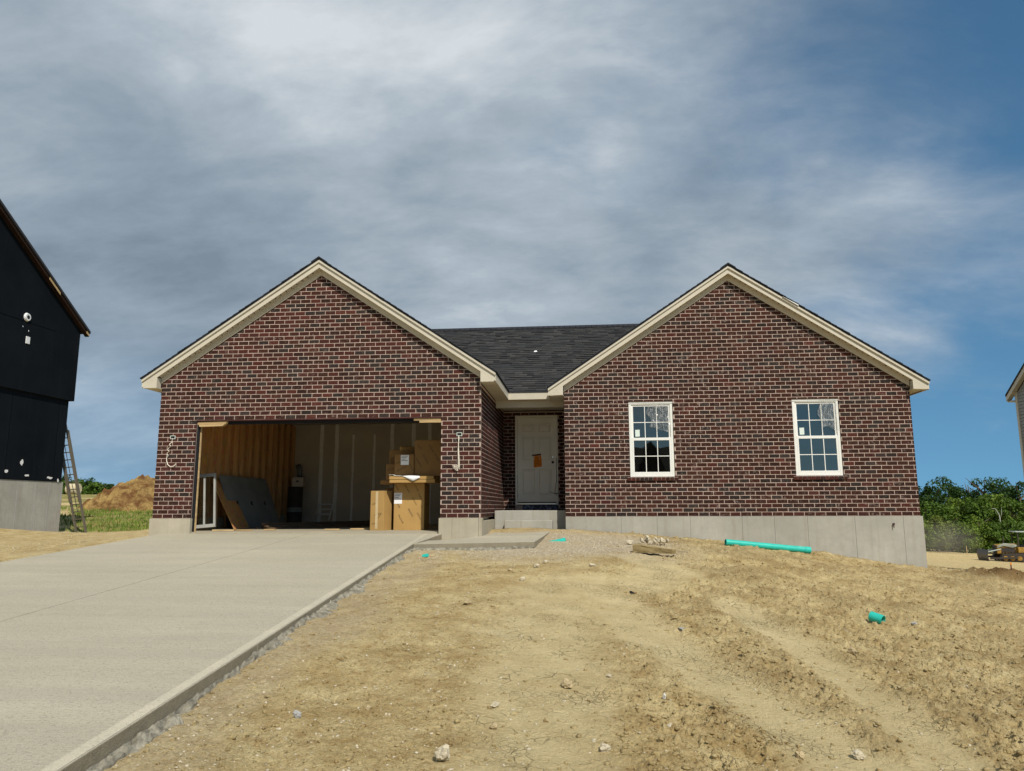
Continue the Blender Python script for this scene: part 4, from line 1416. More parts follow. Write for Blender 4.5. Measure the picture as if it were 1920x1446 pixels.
carton('upper of the two flat cartons, under a white sheet of paper', (-1.935, .82, .994), .89, .62, .060, .005, 'card')
carton('short flat carton sticking out left behind the two flat cartons', (-2.22, 1.22, .905), .27, .4, .085, 0.0, 'card_shaded')
carton('widest shaded carton at the top right of the pile', (-1.47, .98, 1.060), .60, .48, .715, 0.0, 'card_shaded', [(.18, .42, D, .2), (.30, .62, D, .15), (.04, .36, D, .2), (.42, .44, D, .16), (.05, .64, -.9, .14)], [])
carton('shaded carton with a large white label in the upper pile', (-1.865, .95, 1.060), .39, .45, .435, 0.0, 'card_shaded', [(.05, .10, .45, .22), (.02, .25, .35, .12), (.27, .30, D, .2)], [(.125, .225, .165, .195)])
carton('shaded carton at the back of the upper pile, topped by the slim carton', (-2.11, 1.46, 1.0), .52, .4, .62, 0.0, 'card_shaded', [(.03, .40, .8, .16)], [])
carton('small shaded carton at the left foot of the upper pile', (-2.11, 1.22, .998), .23, .22, .32, 0.0, 'card_shaded', [(.03, .2, .2, .13)], [])
t = carton('slim carton lying tilted on top of the pile', (-1.90, 1.46, 1.63), .10, .36, .075, -1.0, 'card', [], [])
t.rotation_euler = (.0, .30, -.95)
# draped sheet on the flat cartons
m = MB(); nx, ny = 14, 8; vs = []
for j in range(ny + 1):
    for i in range(nx + 1):
        u, v = i / nx, j / ny
        x = -1.99 + .62 * u + .06 * (1 - v)
        reach = .30 - .10 * abs(u - .72) * 2
        y = .96 - (.12) + v * reach
        over = max(0.0, .885 - (.80 + v * reach))
        dz = 0.0
        yy = .71 + v * .35
        if yy < .815:
            tri = max(0.0, 1 - abs(u - .78) / .34)
            dz = -(.815 - yy) / .105 * .115 * tri; yy = .815 - .006 - .01 * tri
        z = 1.064 + dz + .006 * math.sin(u * 9 + v * 4) + (.02 * (1 - u) if u < .2 else 0)
        vs.append((x, yy, z))
fs = [(j * (nx + 1) + i, j * (nx + 1) + i + 1, (j + 1) * (nx + 1) + i + 1, (j + 1) * (nx + 1) + i) for j in range(ny) for i in range(nx)]
o = m.add(vs, fs).build('paper_sheet', M['paper'], None, smooth=True)
so = o.modifiers.new('thick', 'SOLIDIFY'); so.thickness = .0015
tag(o, 'white sheet of paper drooping over the edge of the flat cartons', 'paper')


M['panel_frame'] = plain('panel_frame', (0.36, 0.36, 0.33), 0.5, 0.3, 0.12, 4)


def garage_clutter():
    # glazed unit leaning against the jamb
    g = thing('glazed_panel', 'white framed glazed panel leaning at the left garage jamb', 'glazed panel', (-5.88, .72, .04))
    g.rotation_euler = (-.10, -.09, .10)
    w, h, f = .44, 1.08, .05
    m = MB(); m.box(0, f * 1.1, 0, .06, 0, h); m.box(w - f * .7, w, 0, .06, 0, h); m.box(f * 1.1, w - f * .7, 0, .06, 0, f * 1.3); m.box(f * 1.1, w - f * .7, 0, .06, h - f * 1.2, h)
    m.build('frame', M['panel_frame'], g, bevel=.004)
    MB().box(.20, .235, .012, .05, f * 1.3, h - f * 1.2).build('stile', M['panel_frame'], g)
    for k in range(11):
        z = .10 + k * .05
        MB().hexa([(f * 1.1, .042, z), (.20, .042, z), (.20, .055, z + .012), (f * 1.1, .055, z + .012), (f * 1.1, .042, z + .004), (.20, .042, z + .004), (.20, .055, z + .016), (f * 1.1, .055, z + .016)]).build('blind_slat', M['drywall'], g)
    MB().add([(f * 1.1, .03, f * 1.3), (w - f * .7, .03, f * 1.3), (w - f * .7, .03, h - f * 1.2), (f * 1.1, .03, h - f * 1.2)], [(0, 1, 2, 3)]).build('pane', M['glass'], g)
    # sheets leaning on the stud wall
    def sheet(name, label, y0, y1, xb, hgt, mat, th, holes=False):
        xt = XG0 + .235 + (.03 if holes else 0)
        t = thing(name, label, 'board', (xb, y0, 0))
        H = math.sqrt(max(hgt ** 2 - (xb - xt) ** 2, .1))
        m = MB(); a = (xt - xb)
        m.hexa([(0, 0, 0), (th, 0, .006), (th, y1 - y0, .006), (0, y1 - y0, 0), (a, 0, H), (a + th, 0, H + .006), (a + th, y1 - y0, H + .006), (a, y1 - y0, H)])
        m.build('panel', M[mat], t)
        if holes:
            for k in range(3):
                s = .45; yy = .42 + k * .72
                q = MB()
                for dy, dz in ((0, 0), (.05, -.06), (-.04, .05)):
                    cx, cz = a * s + th + .002, H * s
                    q.box(cx - .002 - a / H * 0, cx + .003, yy + dy, yy + dy + .07, cz + dz - .02, cz + dz + .03)
                q.build('print', M['felt'], t)
        return t
    sheet('board', 'brown strand board sheet leaning on the bare studs behind the glazed panel', 1.72, 2.45, -5.50, 1.20, 'osb', .012)
    sheet('board', 'large dark grey sheet leaning on the bare studs', 2.0, 4.42, -5.60, 1.24, 'grey_board', .014, True)
    # lumber on the floor
    r = random.Random(8)
    specs = [(-4.98, 2.0, -3.2, 5.0, .0), (-4.86, 1.9, -3.0, 4.9, .0), (-4.93, 1.95, -3.1, 4.9, .045), (-4.75, 1.7, -2.8, 4.5, .0), (-4.83, 1.75, -2.9, 4.6, .045), (-4.9, 1.8, -3.2, 4.8, .09)]
    names = ['lowest left', 'lowest middle', 'second layer left', 'lowest right', 'second layer right', 'topmost']
    for (x0, y0, x1, y1, z), nm in zip(specs, names):
        o = MB().bar((x0, y0, z + .021), (x1, y1, z + .021), .11, .04).build('lumber_plank', M['lumber_dark'], None)
        tag(o, 'dark plank in the garage lumber stack, %s of the stack' % nm, 'plank', 'planks stacked on the garage floor')
    for k, (x, y, l, a, lab) in enumerate(((-5.35, .50, .42, .15, 'thin pale offcut lying under the glazed panel'), (-5.02, .72, .45, -.35, 'short pale offcut lying askew by the grey sheet'), (-4.5, .95, .22, .1, 'orange brown wood chip before the lumber stack'), (-3.3, 1.1, .30, .05, 'pale offcut on the sunlit garage floor left of the cartons'), (-2.9, 1.5, .42, .1, 'long pale offcut on the garage floor near the tall carton'))):
        o = MB().bar((x, y, .016), (x + l * math.cos(a), y + l * math.sin(a), .016), .08, .025).build('wood_offcut', M['lumber'], None)
        tag(o, lab, 'wood')
    # drum, carton on it, duct
    d = thing('metal_drum', 'dark ribbed drum standing by the far garage wall', 'drum', (-5.75, 5.7, 0))
    MB().tube([(0, 0, 0), (0, 0, .30), (0, 0, .32), (0, 0, .34), (0, 0, .62), (0, 0, .64), (0, 0, .66), (0, 0, .98)], [.19, .19, .2, .19, .19, .2, .19, .19], 20).build('body', M['track_steel'], d)
    MB().tube([(0, 0, .34), (0, 0, .46)], .194, 20).build('band', M['grey_board'], d)
    MB().tube([(0, 0, .98), (0, 0, 1.0)], .2, 20).build('lid', M['track_steel'], d)
    c = thing('carton', 'white carton on top of the dark drum', 'box', (-5.80, 5.55, 1.005), .1)
    MB().box(0, .30, 0, .3, 0, .24).build('body', M['drywall'], c, bevel=.004)
    MB().box(.11, .17, -.002, -.0005, .12, .16).build('print', M['ink'], c)
    u = MB().tube([(-5.82, 6.1, 1.30), (-5.83, 6.15, 1.45), (-5.90, 6.2, 1.60)], .07, 14).build('duct', M['grey_board'], None, smooth=True)
    tag(u, 'short grey duct stub leaning behind the drum', 'duct')
    # folding step stool
    s = thing('step_stool', 'white folded step stool standing at the garage end wall', 'stool', (-5.20, 5.9, .13), .1)
    for k, x in enumerate((0.0, .36)):
        MB().bar((x - .05, 0, 0 if k else .12), (x + .02, .12, .42), .028, .028).build('leg', M['vinyl'], s)
    for z in (.15, .28, .41):
        MB().bar((.0, .12 * z / .42, z), (.36, .12 * z / .42, z), .02, .03).build('rung', M['vinyl'], s)


garage_clutter()


# ------------------------------------------------------------------ neighbours
M['verge'] = plain('verge', (0.030, 0.016, 0.011), 0.8, 0.1, 0.4, 2)


def build_left_neighbour():
    t = thing('sheathed_house', 'unfinished two storey house wrapped in black sheathing on grey foundation', 'house')
    xw, yb, yf = -18.4, 14.0, 3.5
    zf, zj = 1.50, 4.68
    MB().box(-29, xw - .03, yf, yb - .03, -1.6, zf - .02).build('foundation', M['foundation'], t)
    for y in (5.1, 6.7, 8.3, 9.9, 10.7, 11.6, 12.5, 13.2):
        MB().box(xw - .029, xw - .022, y, y + .02, -.9, zf - .03).build('form_seam', M['rock_grey'], t)
    MB().box(-29, xw, yf, yb - .18, zf, zj + .02).build('wall', M['sheathing'], t)
    ze = 7.66
    sl = (10.93 - 7.72) / (14.12 - 9.2)
    yr = 9.0 - .3
    zt = lambda y: ze + (yb - y) * sl
    m = MB(); m.prism([(yf - .0, zj), (yb, zj), (yb, ze), (yr, zt(yr)), (yf, zt(yr) - (yr - yf) * sl)], xw + .10, xw - 10.6, 'x')
    m.build('wall', M['sheathing'], t)
    # roof deck edge with raw rafter stock at the verge
    for s, (ya, yc) in ((1, (yb + .28, yr)), (-1, (yr, yf - .3))):
        z0 = zt(yb + .28); zr = zt(yr)
        a, b = ((yb + .28, z0), (yr, zr)) if s > 0 else ((yr, zr), (yf - .3, z0))
        m = MB(); m.prism([(a[0], a[1] + .02), (b[0], b[1] + .02), (b[0], b[1] + .12), (a[0], a[1] + .12)], xw + .34, xw - 10.9, 'x'); m.build('roof', M['shingle_plain'], t)
        m = MB(); m.prism([(a[0], a[1] - .10), (b[0], b[1] - .10), (b[0], b[1] + .015), (a[0], a[1] + .015)], xw + .28, xw + .105, 'x'); m.build('verge_board', M['verge'], t)
    f = lambda y: zt(y)
    for ya, yc in ((11.75, 12.4), (14.10, 14.26)):
        m = MB(); m.prism([(ya, f(ya) - .105), (yc, f(yc) - .105), (yc, f(yc) + .0), (ya, f(ya) + .0)], xw + .285, xw + .30, 'x'); m.build('bare_batten', M['lumber'], t)
    # openings and chips in the black skin
    v = MB().tube([(xw + .10, 11.05, 7.38), (xw + .16, 11.05, 7.38)], [.16, .13], 16).build('vent_flange', M['paint_chip'], t)
    MB().tube([(xw + .162, 11.05, 7.38), (xw + .166, 11.05, 7.38)], .07, 14).build('vent_hole', M['felt'], v)
    MB().box(xw + .10, xw + .13, 11.10, 11.28, 6.42, 6.68).build('box_patch', M['paint_chip'], t)
    r = random.Random(5)
    for (y, z, w, h) in ((11.65, 2.10, .16, .26), (10.95, 1.78, .22, .14), (11.95, 1.66, .3, .10), (13.15, 1.62, .42, .11), (13.62, 1.53, .1, .16), (11.2, 6.9, .05, .07), (10.9, 7.0, .04, .06)):
        p = [(y + w * .5 * math.cos(a) * r.uniform(.6, 1.1), z + h * .5 * math.sin(a) * r.uniform(.5, 1.1)) for a in np.linspace(0, 2 * math.pi, 10)[:-1]]
        xx = xw + (.101 if z > 4.7 else .001)
        MB().prism(p, xx, xx + .004, 'x').build('bare_patch', M['paint_chip'], t)
    for y in (6.0, 8.44, 10.88, 13.32):
        MB().box(xw + .0005, xw + .003, y, y + .018, zf, zj - .01).build('panel_seam', M['seam'], t)
    MB().prism([(9.2, 7.20), (12.6, 7.20), (12.6, 7.225), (9.2, 7.225)], xw + .1005, xw + .104, 'x').build('panel_seam', M['seam'], t)


build_left_neighbour()


def build_ladder():
    t = thing('extension_ladder', 'weathered extension ladder leaning at the corner of the black house', 'ladder')
    a0, a1 = Vector((-17.99, 14.42, -.56)), Vector((-17.57, 14.38, -.53))
    top = Vector((-1.20, .05, 4.10))
    for b in (a0, a1):
        MB().bar(b, b + top, .055, .09, (0, 1, 0)).build('rail', M['ladder'], t)
        MB().bar(b + top * .30 + Vector((.0, -.07, 0)), b + top * 1.06 + Vector((0, -.07, 0)), .045, .07, (0, 1, 0)).build('fly_rail', M['ladder'], t)
    n = 14
    for k in range(1, n):
        f = k / n
        MB().tube([a0 + top * f, a1 + top * f], .02, 8).build('rung', M['ladder'], t)
    MB().tube([a0.lerp(a1, .5) + top * .95 + Vector((0, -.08, 0)), a0.lerp(a1, .45) + top * .6 + Vector((.05, -.09, 0)), a0.lerp(a1, .62) + top * .22 + Vector((.03, -.10, 0))], .012, 6).build('rope', M['black'], t)


build_ladder()


def build_right_neighbour():
    t = thing('sided_house', 'grey vinyl sided house at the right edge of the lot', 'house')
    xw, yb, yf = 15.98, 11.85, 2.0
    MB().box(xw + .05, xw + 9, yf, yb, -3, 0.6).build('foundation', M['foundation'], t)
    ze = 4.05; sl = .68; yr = (yb + yf) / 2
    zt = lambda y: ze + (yb - y) * sl if y > yr else ze + (y - yf) * sl
    m = MB(); m.prism([(yf, .6), (yb, .6), (yb, ze), (yr, zt(yr)), (yf, ze)], xw + .04, xw + 9, 'x'); m.build('wall', M['siding'], t)
    z = .62
    while z < zt(yr) - .1:
        # each course is a clapboard: bottom edge stands out
        h = .105
        ya = yb if z + h < ze else yb - (z + h - ze) / sl
        yc = yf if z + h < ze else yf + (z + h - ze) / sl
        if ya - yc < .3: break
        m = MB().add([(xw + .012, yc, z), (xw + .012, ya, z), (xw + .039, ya, z + h), (xw + .039, yc, z + h), (xw + .039, yc, z), (xw + .039, ya, z)], [(0, 1, 2, 3), (0, 4, 5, 1), (1, 5, 2), (0, 3, 4)])
        m.build('clapboard', M['siding'], t)
        z += h
    MB().box(xw - .01, xw + .10, yb - .09, yb + .02, .6, ze + .05).build('corner_trim', M['trim'], t)
    for sgn in (1, -1):
        if sgn > 0: a, b = (yb + .30, ze - .30 * sl), (yr, zt(yr))
        else: a, b = (yr, zt(yr)), (yf - .3, ze - .3 * sl)
        MB().prism([(a[0], a[1] + .16), (b[0], b[1] + .16), (b[0], b[1] + .22), (a[0], a[1] + .22)], xw - .15, xw + 9.2, 'x').build('roof', M['shingle_plain'], t)
        MB().prism([(a[0], a[1] + .0), (b[0], b[1] + .0), (b[0], b[1] + .155), (a[0], a[1] + .155)], xw - .13, xw - .10, 'x').build('rake_board', M['trim'], t)
        MB().prism([(a[0], a[1] + .0), (b[0], b[1] + .0), (b[0], b[1] + .02), (a[0], a[1] + .02)], xw - .099, xw + .011, 'x').build('soffit', M['soffit'], t)
    MB().box(xw - .095, xw + 9, yb + .025, yb + .29, ze - .24, ze - .205).build('soffit', M['soffit'], t)


build_right_neighbour()


def build_opposite_house():
    """mirrored in the left bedroom window"""
    t = thing('opposite_house', 'dark roofed house across the street mirrored in the left window', 'house', (9, -54, -2.1))
    MB().box(-9, 9, -5, 5, -.5, 4.2).build('wall', M['opp_wall'], t)
    m = MB(); m.prism([(-5.4, 4.1), (5.4, 4.1), (0, 8.1)], -9.4, 9.4, 'x'); ro = m.build('roof', M['opp_roof'], t)
    m = MB(); m.prism([(-3.2, 4.1), (.8, 4.1), (-1.2, 8.25)], 0, 5.3, 'y'); m.build('roof', M['opp_roof'], t)
    MB().box(4.5, 6.5, 5.0, 5.06, 0, 2.2).build('door', M['door'], t)
    for x in (-7, -4, 2.2, 7.6):
        w = MB().box(x - .55, x + .55, 5.0, 5.06, 1.0, 2.6).build('window', M['vinyl'], t)
        MB().box(x - .48, x + .48, 5.061, 5.066, 1.07, 2.53).build('pane', M['glass'], w)


build_opposite_house()


# ------------------------------------------------------------------ things lying in the yard
def pipe(label, a, b, r, wall=.005, cut=False, hub=False):
    a = Vector(a); b = Vector(b); d = (b - a).normalized()
    t = thing('sewer_pipe', label, 'pipe', a, 0, 'teal drain pipes on the bare earth')
    seg = 28
    up = Vector((0, 0, 1)); u = d.cross(up).normalized(); w = u.cross(d)
    def ring(p, rr): return [p + (u * math.cos(2 * math.pi * k / seg) + w * math.sin(2 * math.pi * k / seg)) * rr for k in range(seg)]
    L = (b - a)
    def shell(rr_pairs):
        vs = []; fs = []
        for p, rr in rr_pairs: vs += ring(p, rr)
        for i in range(len(rr_pairs) - 1):
            for k in range(seg):
                fs.append((i * seg + k, i * seg + (k + 1) % seg, (i + 1) * seg + (k + 1) % seg, (i + 1) * seg + k))
        return MB().add(vs, fs)
    z = Vector((0, 0, 0))
    body = [(z, r - wall), (z, r), (L, r), (L, r - wall)]
    if hub:
        body = [(z, r - wall), (z, r), (L * .93, r), (L * .935, r + .006), (L, r + .006), (L, r)]
    shell(body).build('wall', M['teal'], t, smooth=False)
    shell([(z, r - wall), (L, r - wall + (.006 if hub else 0))]).build('bore', M['teal_in'], t)
    return t


def build_pipes():
    pipe('long teal drain pipe lying along the bedroom wing foundation', (4.40, .20, land(4.40, .20) + .075), (5.93, .47, land(5.93, .47) + .075), .0545, hub=True)
    pipe('short cut piece of teal drain pipe lying alone in the dirt', (5.02, -4.86, land(5.02, -4.86) + .072), (5.115, -4.955, land(5.115, -4.955) + .062), .054)
    g0 = float(land(1.3, -.6))
    pipe('half buried teal drain pipe beside the front walk', (1.20, -.56, g0 - .06), (1.565, -.585, g0 + .018), .054)
    m = MB().hexa([(-.04, -.03, 0), (.05, -.04, 0), (.06, .02, .01), (-.03, .03, .0), (-.035, -.02, .03), (.03, -.03, .045), (.05, .015, .04), (-.02, .02, .028)])
    o = m.build('pipe_scrap', M['teal'], None, loc=(-.47, -2.6, ground_z(-.47, -2.6) + .004)); tag(o, 'tiny teal scrap of pipe on the dirt near the walk', 'scrap')
    o = MB().hexa([(-.04, -.03, 0), (.05, -.02, 0), (.04, .03, 0), (-.05, .02, 0), (-.03, -.02, .03), (.04, -.015, .035), (.03, .02, .03), (-.04, .015, .03)]).build('wood_chip', M['rock_tan'], None, loc=(-.38, -2.5, ground_z(-.38, -2.5))); tag(o, 'small brown chip lying beside the teal scrap', 'chip')


build_pipes()


def rock_mesh(r, sx, sy, sz, sub=2, rough=.28):
    bm = bmesh.new(); bmesh.ops.create_icosphere(bm, subdivisions=sub, radius=1)
    ph = [(Vector((r.gauss(0, 1), r.gauss(0, 1), r.gauss(0, 1))).normalized(), r.uniform(.55, 1.0)) for _ in range(16)]
    for v in bm.verts:
        d = v.co.normalized(); k = 1.0
        for n, c in ph:
            q = d.dot(n)
            if q > c * .7: k = min(k, c * .7 / q + .06)
        k *= 1 + r.uniform(-rough, rough) * .22
        v.co = Vector((d.x * k * sx, d.y * k * sy, d.z * k * sz))
    me = bpy.data.meshes.new('rock'); bm.to_mesh(me); bm.free()
    return me


def build_rocks():
    L = [(1.75, -8.38, .055, .04, .045, 'rock_tan', 'dark brown crumbling clod in the middle of the foreground', 'clod'),
         (1.31, -8.83, .062, .032, .026, 'rock_pale', 'flat tan stone with a dark undercut left of the foreground centre', 'stone'),
         (1.35, -9.2, .028, .024, .024, 'rock_tan', 'small round brown pebble in front of the flat tan stone', 'stone'),
         (1.98, -9.42, .05, .04, .035, 'rock_pale', 'knobbly pale stone near the bottom edge below the brown clod', 'stone'),
         (1.14, -9.69, .065, .05, .06, 'rock_pale', 'large pale stone at the bottom edge of the picture', 'stone'),
         (2.39, -8.55, .019, .019, .03, 'rock_white', 'small white pebble standing upright in the rut', 'stone'),
         (2.38, -8.98, .04, .03, .028, 'rock_pale', 'blocky cream stone right of the white pebble', 'stone'),
         (4.2, -6.67, .05, .045, .04, 'rock_tan', 'round brown clod between the short pipe and the ruts', 'clod'),
         (.71, -5.99, .075, .04, .035, 'rock_tan', 'tan curved stone in the left of the yard', 'stone'),
         (1.14, -4.6, .05, .04, .035, 'rock_pale', 'cream stone below the gravel in front of the walk', 'stone'),
         (1.26, -3.85, .06, .045, .04, 'rock_pale', 'pale rounded stone at the lower edge of the gravel', 'stone'),
         (1.36, -3.45, .05, .035, .035, 'rock_pale', 'broken cream stone in the gravel patch', 'stone'),
         (.94, -4.04, .05, .03, .025, 'rock_tan', 'orange tan stone left of the gravel patch', 'stone'),
         (.17, -9.2, .034, .03, .035, 'rock_grey', 'grey upright stone near the driveway edge', 'stone'),
         (3.38, -9.17, .05, .045, .04, 'rock_pale', 'pale stone in the right rut at the bottom', 'stone'),
         (1.98, -3.7, .07, .04, .022, 'rock_pale', 'flat cream stone in the gravel left of the driftwood', 'stone'),
         (2.63, -.91, .09, .07, .06, 'rock_pale', 'pale lump of rubble left of the plaster heap', 'rubble'),
         (5.51, -4.77, .05, .045, .04, 'rock_grey', 'grey stone right of the short pipe', 'stone'),
         (3.05, -9.25, .04, .035, .035, 'rock_tan', 'brown clod beside the pale stone in the right rut', 'clod'),
         (2.05, -8.1, .03, .022, .018, 'rock_pale', 'thin cream chip right of the brown clod', 'stone'),
         (2.76, -6.57, .07, .03, .02, 'rock_grey', 'dark flat chip lying in the wheel rut', 'stone'),
         (2.41, -5.04, .06, .03, .018, 'black', 'black scrap of plastic lying in the dirt', 'scrap'),
         (.55, -9.0, .024, .02, .02, 'rock_tan', 'small dark pebble left of the round brown pebble', 'stone')]
    for i, (x, y, a, b, c, mt, lab, cat) in enumerate(L):
        r = random.Random(100 + i)
        o = link('rock', rock_mesh(r, a, b, c, 3, .6), M[mt])
        o.location = (x, y, ground_z(x, y) + c * .55); o.rotation_euler = (r.uniform(-.2, .2), r.uniform(-.2, .2), r.uniform(0, 6))
        tag(o, lab, cat)
    # crumbled plaster heap
    t = thing('plaster_heap', 'heap of broken pale plaster lumps by the foundation', 'rubble', (3.09, -.63, ground_z(3.09, -.63)))
    r = random.Random(9)
    for k in range(26):
        me = rock_mesh(r, r.uniform(.03, .08), r.uniform(.03, .06), r.uniform(.02, .045), 2)
        o = link('lump', me, M['rock_pale'], t, (r.gauss(0, .13), r.gauss(0, .06), .04 + max(0, r.gauss(.02, .03))))
        o.rotation_euler = (r.uniform(0, 3), r.uniform(0, 3), r.uniform(0, 3))
    # driftwood block
    t = thing('driftwood', 'weathered brown chunk of timber lying below the plaster heap', 'timber', (2.66, -2.05, ground_z(2.8, -2.2) + .01), -.55)
    bm = bmesh.new(); bmesh.ops.create_cube(bm, size=1); bmesh.ops.subdivide_edges(bm, edges=bm.edges, cuts=6, use_grid_fill=True)
    for v in bm.verts:
        u = v.co.x + .5
        v.co.x = u * .62; k = 1 - .35 * u
        v.co.y *= .20 * k; v.co.z = (v.co.z + .5) * .12 * (1 - .55 * u) + .01
        q = float(fbm(np.array([v.co.x * 14]), np.array([v.co.y * 20 + v.co.z * 24]), 3, 12)[0]) - .5
        v.co += v.normal * q * .03
    me = bpy.data.meshes.new('driftwood'); bm.to_mesh(me); bm.free(); link('log', me, M['driftwood'], t)


build_rocks()


def scatter(name, n, region, sizes, mat, seed, sub=1, mask=None, sink=.35, label=None, cat=None, flat=.6):
    """thousands of loose bits, one mesh, thinning with distance"""
    r = random.Random(seed); q = np.random.RandomState(seed)
    base = []
    for k in range(7):
        bm = bmesh.new(); bmesh.ops.create_icosphere(bm, subdivisions=sub, radius=1)
        vs = np.array([(v.co * r.uniform(.62, 1.2))[:] for v in bm.verts]); fs = np.array([[v.index for v in f.verts] for f in bm.faces]); bm.free()
        base.append((vs, fs))
    xs, ys = region(q, n)
    z, tr, gr, gs, dk = ground_fields(xs, ys)
    keep = np.ones(len(xs), bool) if mask is None else q.rand(len(xs)) < mask(xs, ys, tr, gr, dk)
    bad = ((xs > -6.7) & (xs < -.84 + np.maximum(0, -1.6 - ys) * .037) & (ys < .1)) | ((ys > 1.5) & (xs > -6.4) & (xs < 8.45)) | ((xs > -.9) & (xs < 1.3) & (ys > -1.62) & (ys < 1.7))
    keep &= ~bad
    xs, ys, z = xs[keep], ys[keep], z[keep]
    kind = q.randint(0, 7, len(xs)); S = sizes(q, len(xs)); A = q.rand(len(xs)) * 6.28
    V = []; F = []; off = 0
    for k in range(7):
        vs, fs = base[k]; m = kind == k; n_ = int(m.sum())
        if not n_: continue
        s_ = S[m]
        w = vs[None] * np.stack([s_ * q.uniform(.7, 1.4, n_), s_ * q.uniform(.7, 1.1, n_), s_ * flat * q.uniform(.6, 1.2, n_)], 1)[:, None]
        c, sn = np.cos(A[m])[:, None], np.sin(A[m])[:, None]
        w = np.stack([w[..., 0] * c - w[..., 1] * sn + xs[m][:, None], w[..., 0] * sn + w[..., 1] * c + ys[m][:, None], w[..., 2] + (z[m] + s_ * flat * (1 - 2 * sink) * .5)[:, None]], -1)
        V.append(w.reshape(-1, 3)); F.append((fs[None] + (off + np.arange(n_) * len(vs))[:, None, None]).reshape(-1, 3)); off += n_ * len(vs)
    V = np.concatenate(V); F = np.concatenate(F)
    me = bpy.data.meshes.new(name)
    me.vertices.add(len(V)); me.vertices.foreach_set('co', V.ravel())
    me.loops.add(F.size); me.loops.foreach_set('vertex_index', F.ravel())
    me.polygons.add(len(F)); me.polygons.foreach_set('loop_start', np.arange(len(F)) * 3)
    me.update(calc_edges=True)
    o = link(name, me, mat); tag(o, label, cat, kind='stuff')


def near_field(q, n):
    # denser towards the viewer
    rr = 3.4 * np.exp(q.rand(n) * math.log(22 / 3.4)); th = q.uniform(-.66, .80, n) - .0946
    return 1.893 + rr * np.sin(th), -13.755 + rr * np.cos(th)


scatter('earth_clods', 120000, near_field, lambda q, n: .0035 + .019 * q.rand(n) ** 4, M['clod'], 3, 1,
        lambda x, y, tr, gr, dk: np.clip(sstep(1.7, 2.8, x) * .65 + .22, 0, 1) * (1 - .93 * tr) * (1 - .7 * gr), .3, 'loose clods of dry earth strewn over the yard', 'earth')
scatter('pale_pebbles', 16000, near_field, lambda q, n: .003 + .013 * q.rand(n) ** 4, M['rock_pale'], 5, 1,
        lambda x, y, tr, gr, dk: (.35 + .4 * (x < 1.6)) * (1 - .5 * tr), .35, 'small pale pebbles strewn over the yard', 'pebbles')


def gravel_field(q, n):
    a = q.rand(n) * 6.28; d = np.sqrt(q.rand(n)) * 2.4
    return 1.5 + d * np.cos(a) * 1.15, -.9 + d * np.sin(a) * 1.25


scatter('gravel', 9000, gravel_field, lambda q, n: .007 + .009 * q.rand(n), M['rock_pale'], 7, 1, lambda x, y, tr, gr, dk: gr * .9, .3, 'pale crushed gravel spread in front of the porch', 'gravel')


def left_field(q, n):
    return q.uniform(-17, -6.3, n), q.uniform(-8, 12, n)


scatter('pale_pebbles', 3000, left_field, lambda q, n: .008 + .02 * q.rand(n) ** 4, M['rock_pale'], 8, 1, lambda x, y, tr, gr, dk: x * 0 + .8, .3, 'small pale stones strewn left of the driveway', 'pebbles')


# ------------------------------------------------------------------ back left: spoil heap, grass, bale
def build_heap():
    cx, cy = -22.6, 26.0
    n = 90; vs = []; fs = []
    xs = np.linspace(-5.2, 5.2, n); X, Y = np.meshgrid(xs, xs)
    d = np.hypot(X / 3.1, Y / 3.0) + (fbm(X * .8, Y * .8, 3, 61) - .5) * .45
    h = 1.62 * (1 - sstep(0, 1.05, d)) ** .8
    h = h + .45 * np.exp(-(((X - 2.2) / 1.5) ** 2 + (Y / 1.8) ** 2))
    h = h + (fbm(X * 2.6, Y * 2.6, 4, 62) - .5) * .55 * (h > .08) + (fbm(X * 7, Y * 7, 3, 66) - .5) * .40 * (h > .08)
    Z = land(X + cx, Y + cy) + h - .12
    Z = np.where(np.hypot(X, Y) > 4.9, Z - .4, Z)
    vs = list(zip(X.ravel(), Y.ravel(), Z.ravel()))
    fs = [(j * n + i, j * n + i + 1, (j + 1) * n + i + 1, (j + 1) * n + i) for j in range(n - 1) for i in range(n - 1)]
    o = MB().add(vs, fs).build('dirt_heap', M['pile_earth'], None, smooth=False, loc=(cx, cy, 0))
    tag(o, 'tall heap of brown excavated dirt behind the black house ladder', 'dirt heap')
    # grass stems in the rough patches
    q = np.random.RandomState(4); m = MB()
    xs = q.uniform(-26, -5.5, 30000); ys = q.uniform(14.2, 32, 30000)
    z, tr, gr, gs, dk = ground_fields(xs, ys)
    for x, y, zz, g in zip(xs, ys, z, gs):
        if q.rand() > g * .8 or (x < -18.2 and y < 14.3): continue
        h = q.uniform(.05, .20); a = q.rand() * 6.28; w = .022
        dx, dy = math.cos(a) * w, math.sin(a) * w; lx, ly = q.uniform(-.08, .08), q.uniform(-.08, .08)
        m.add([(x - dx, y - dy, zz - .01), (x + dx, y + dy, zz - .01), (x + lx, y + ly, zz + h)], [(0, 1, 2)])
    me = bpy.data.meshes.new('grass'); me.from_pydata(m.v, [], m.f)
    o = link('grass', me, M['grass']); tag(o, 'rough green grass growing in front of the dirt heap', 'grass', kind='stuff')
    b = thing('hay_bale', 'round pale bale standing in the field behind the ladder', 'bale', (-71, 88, float(land(-71, 88))))
    MB().tube([(-.8, 0, .75), (-.76, 0, .75), (.76, 0, .75), (.8, 0, .75)], [.68, .78, .78, .68], 24).build('roll', M['hay'], b)


build_heap()


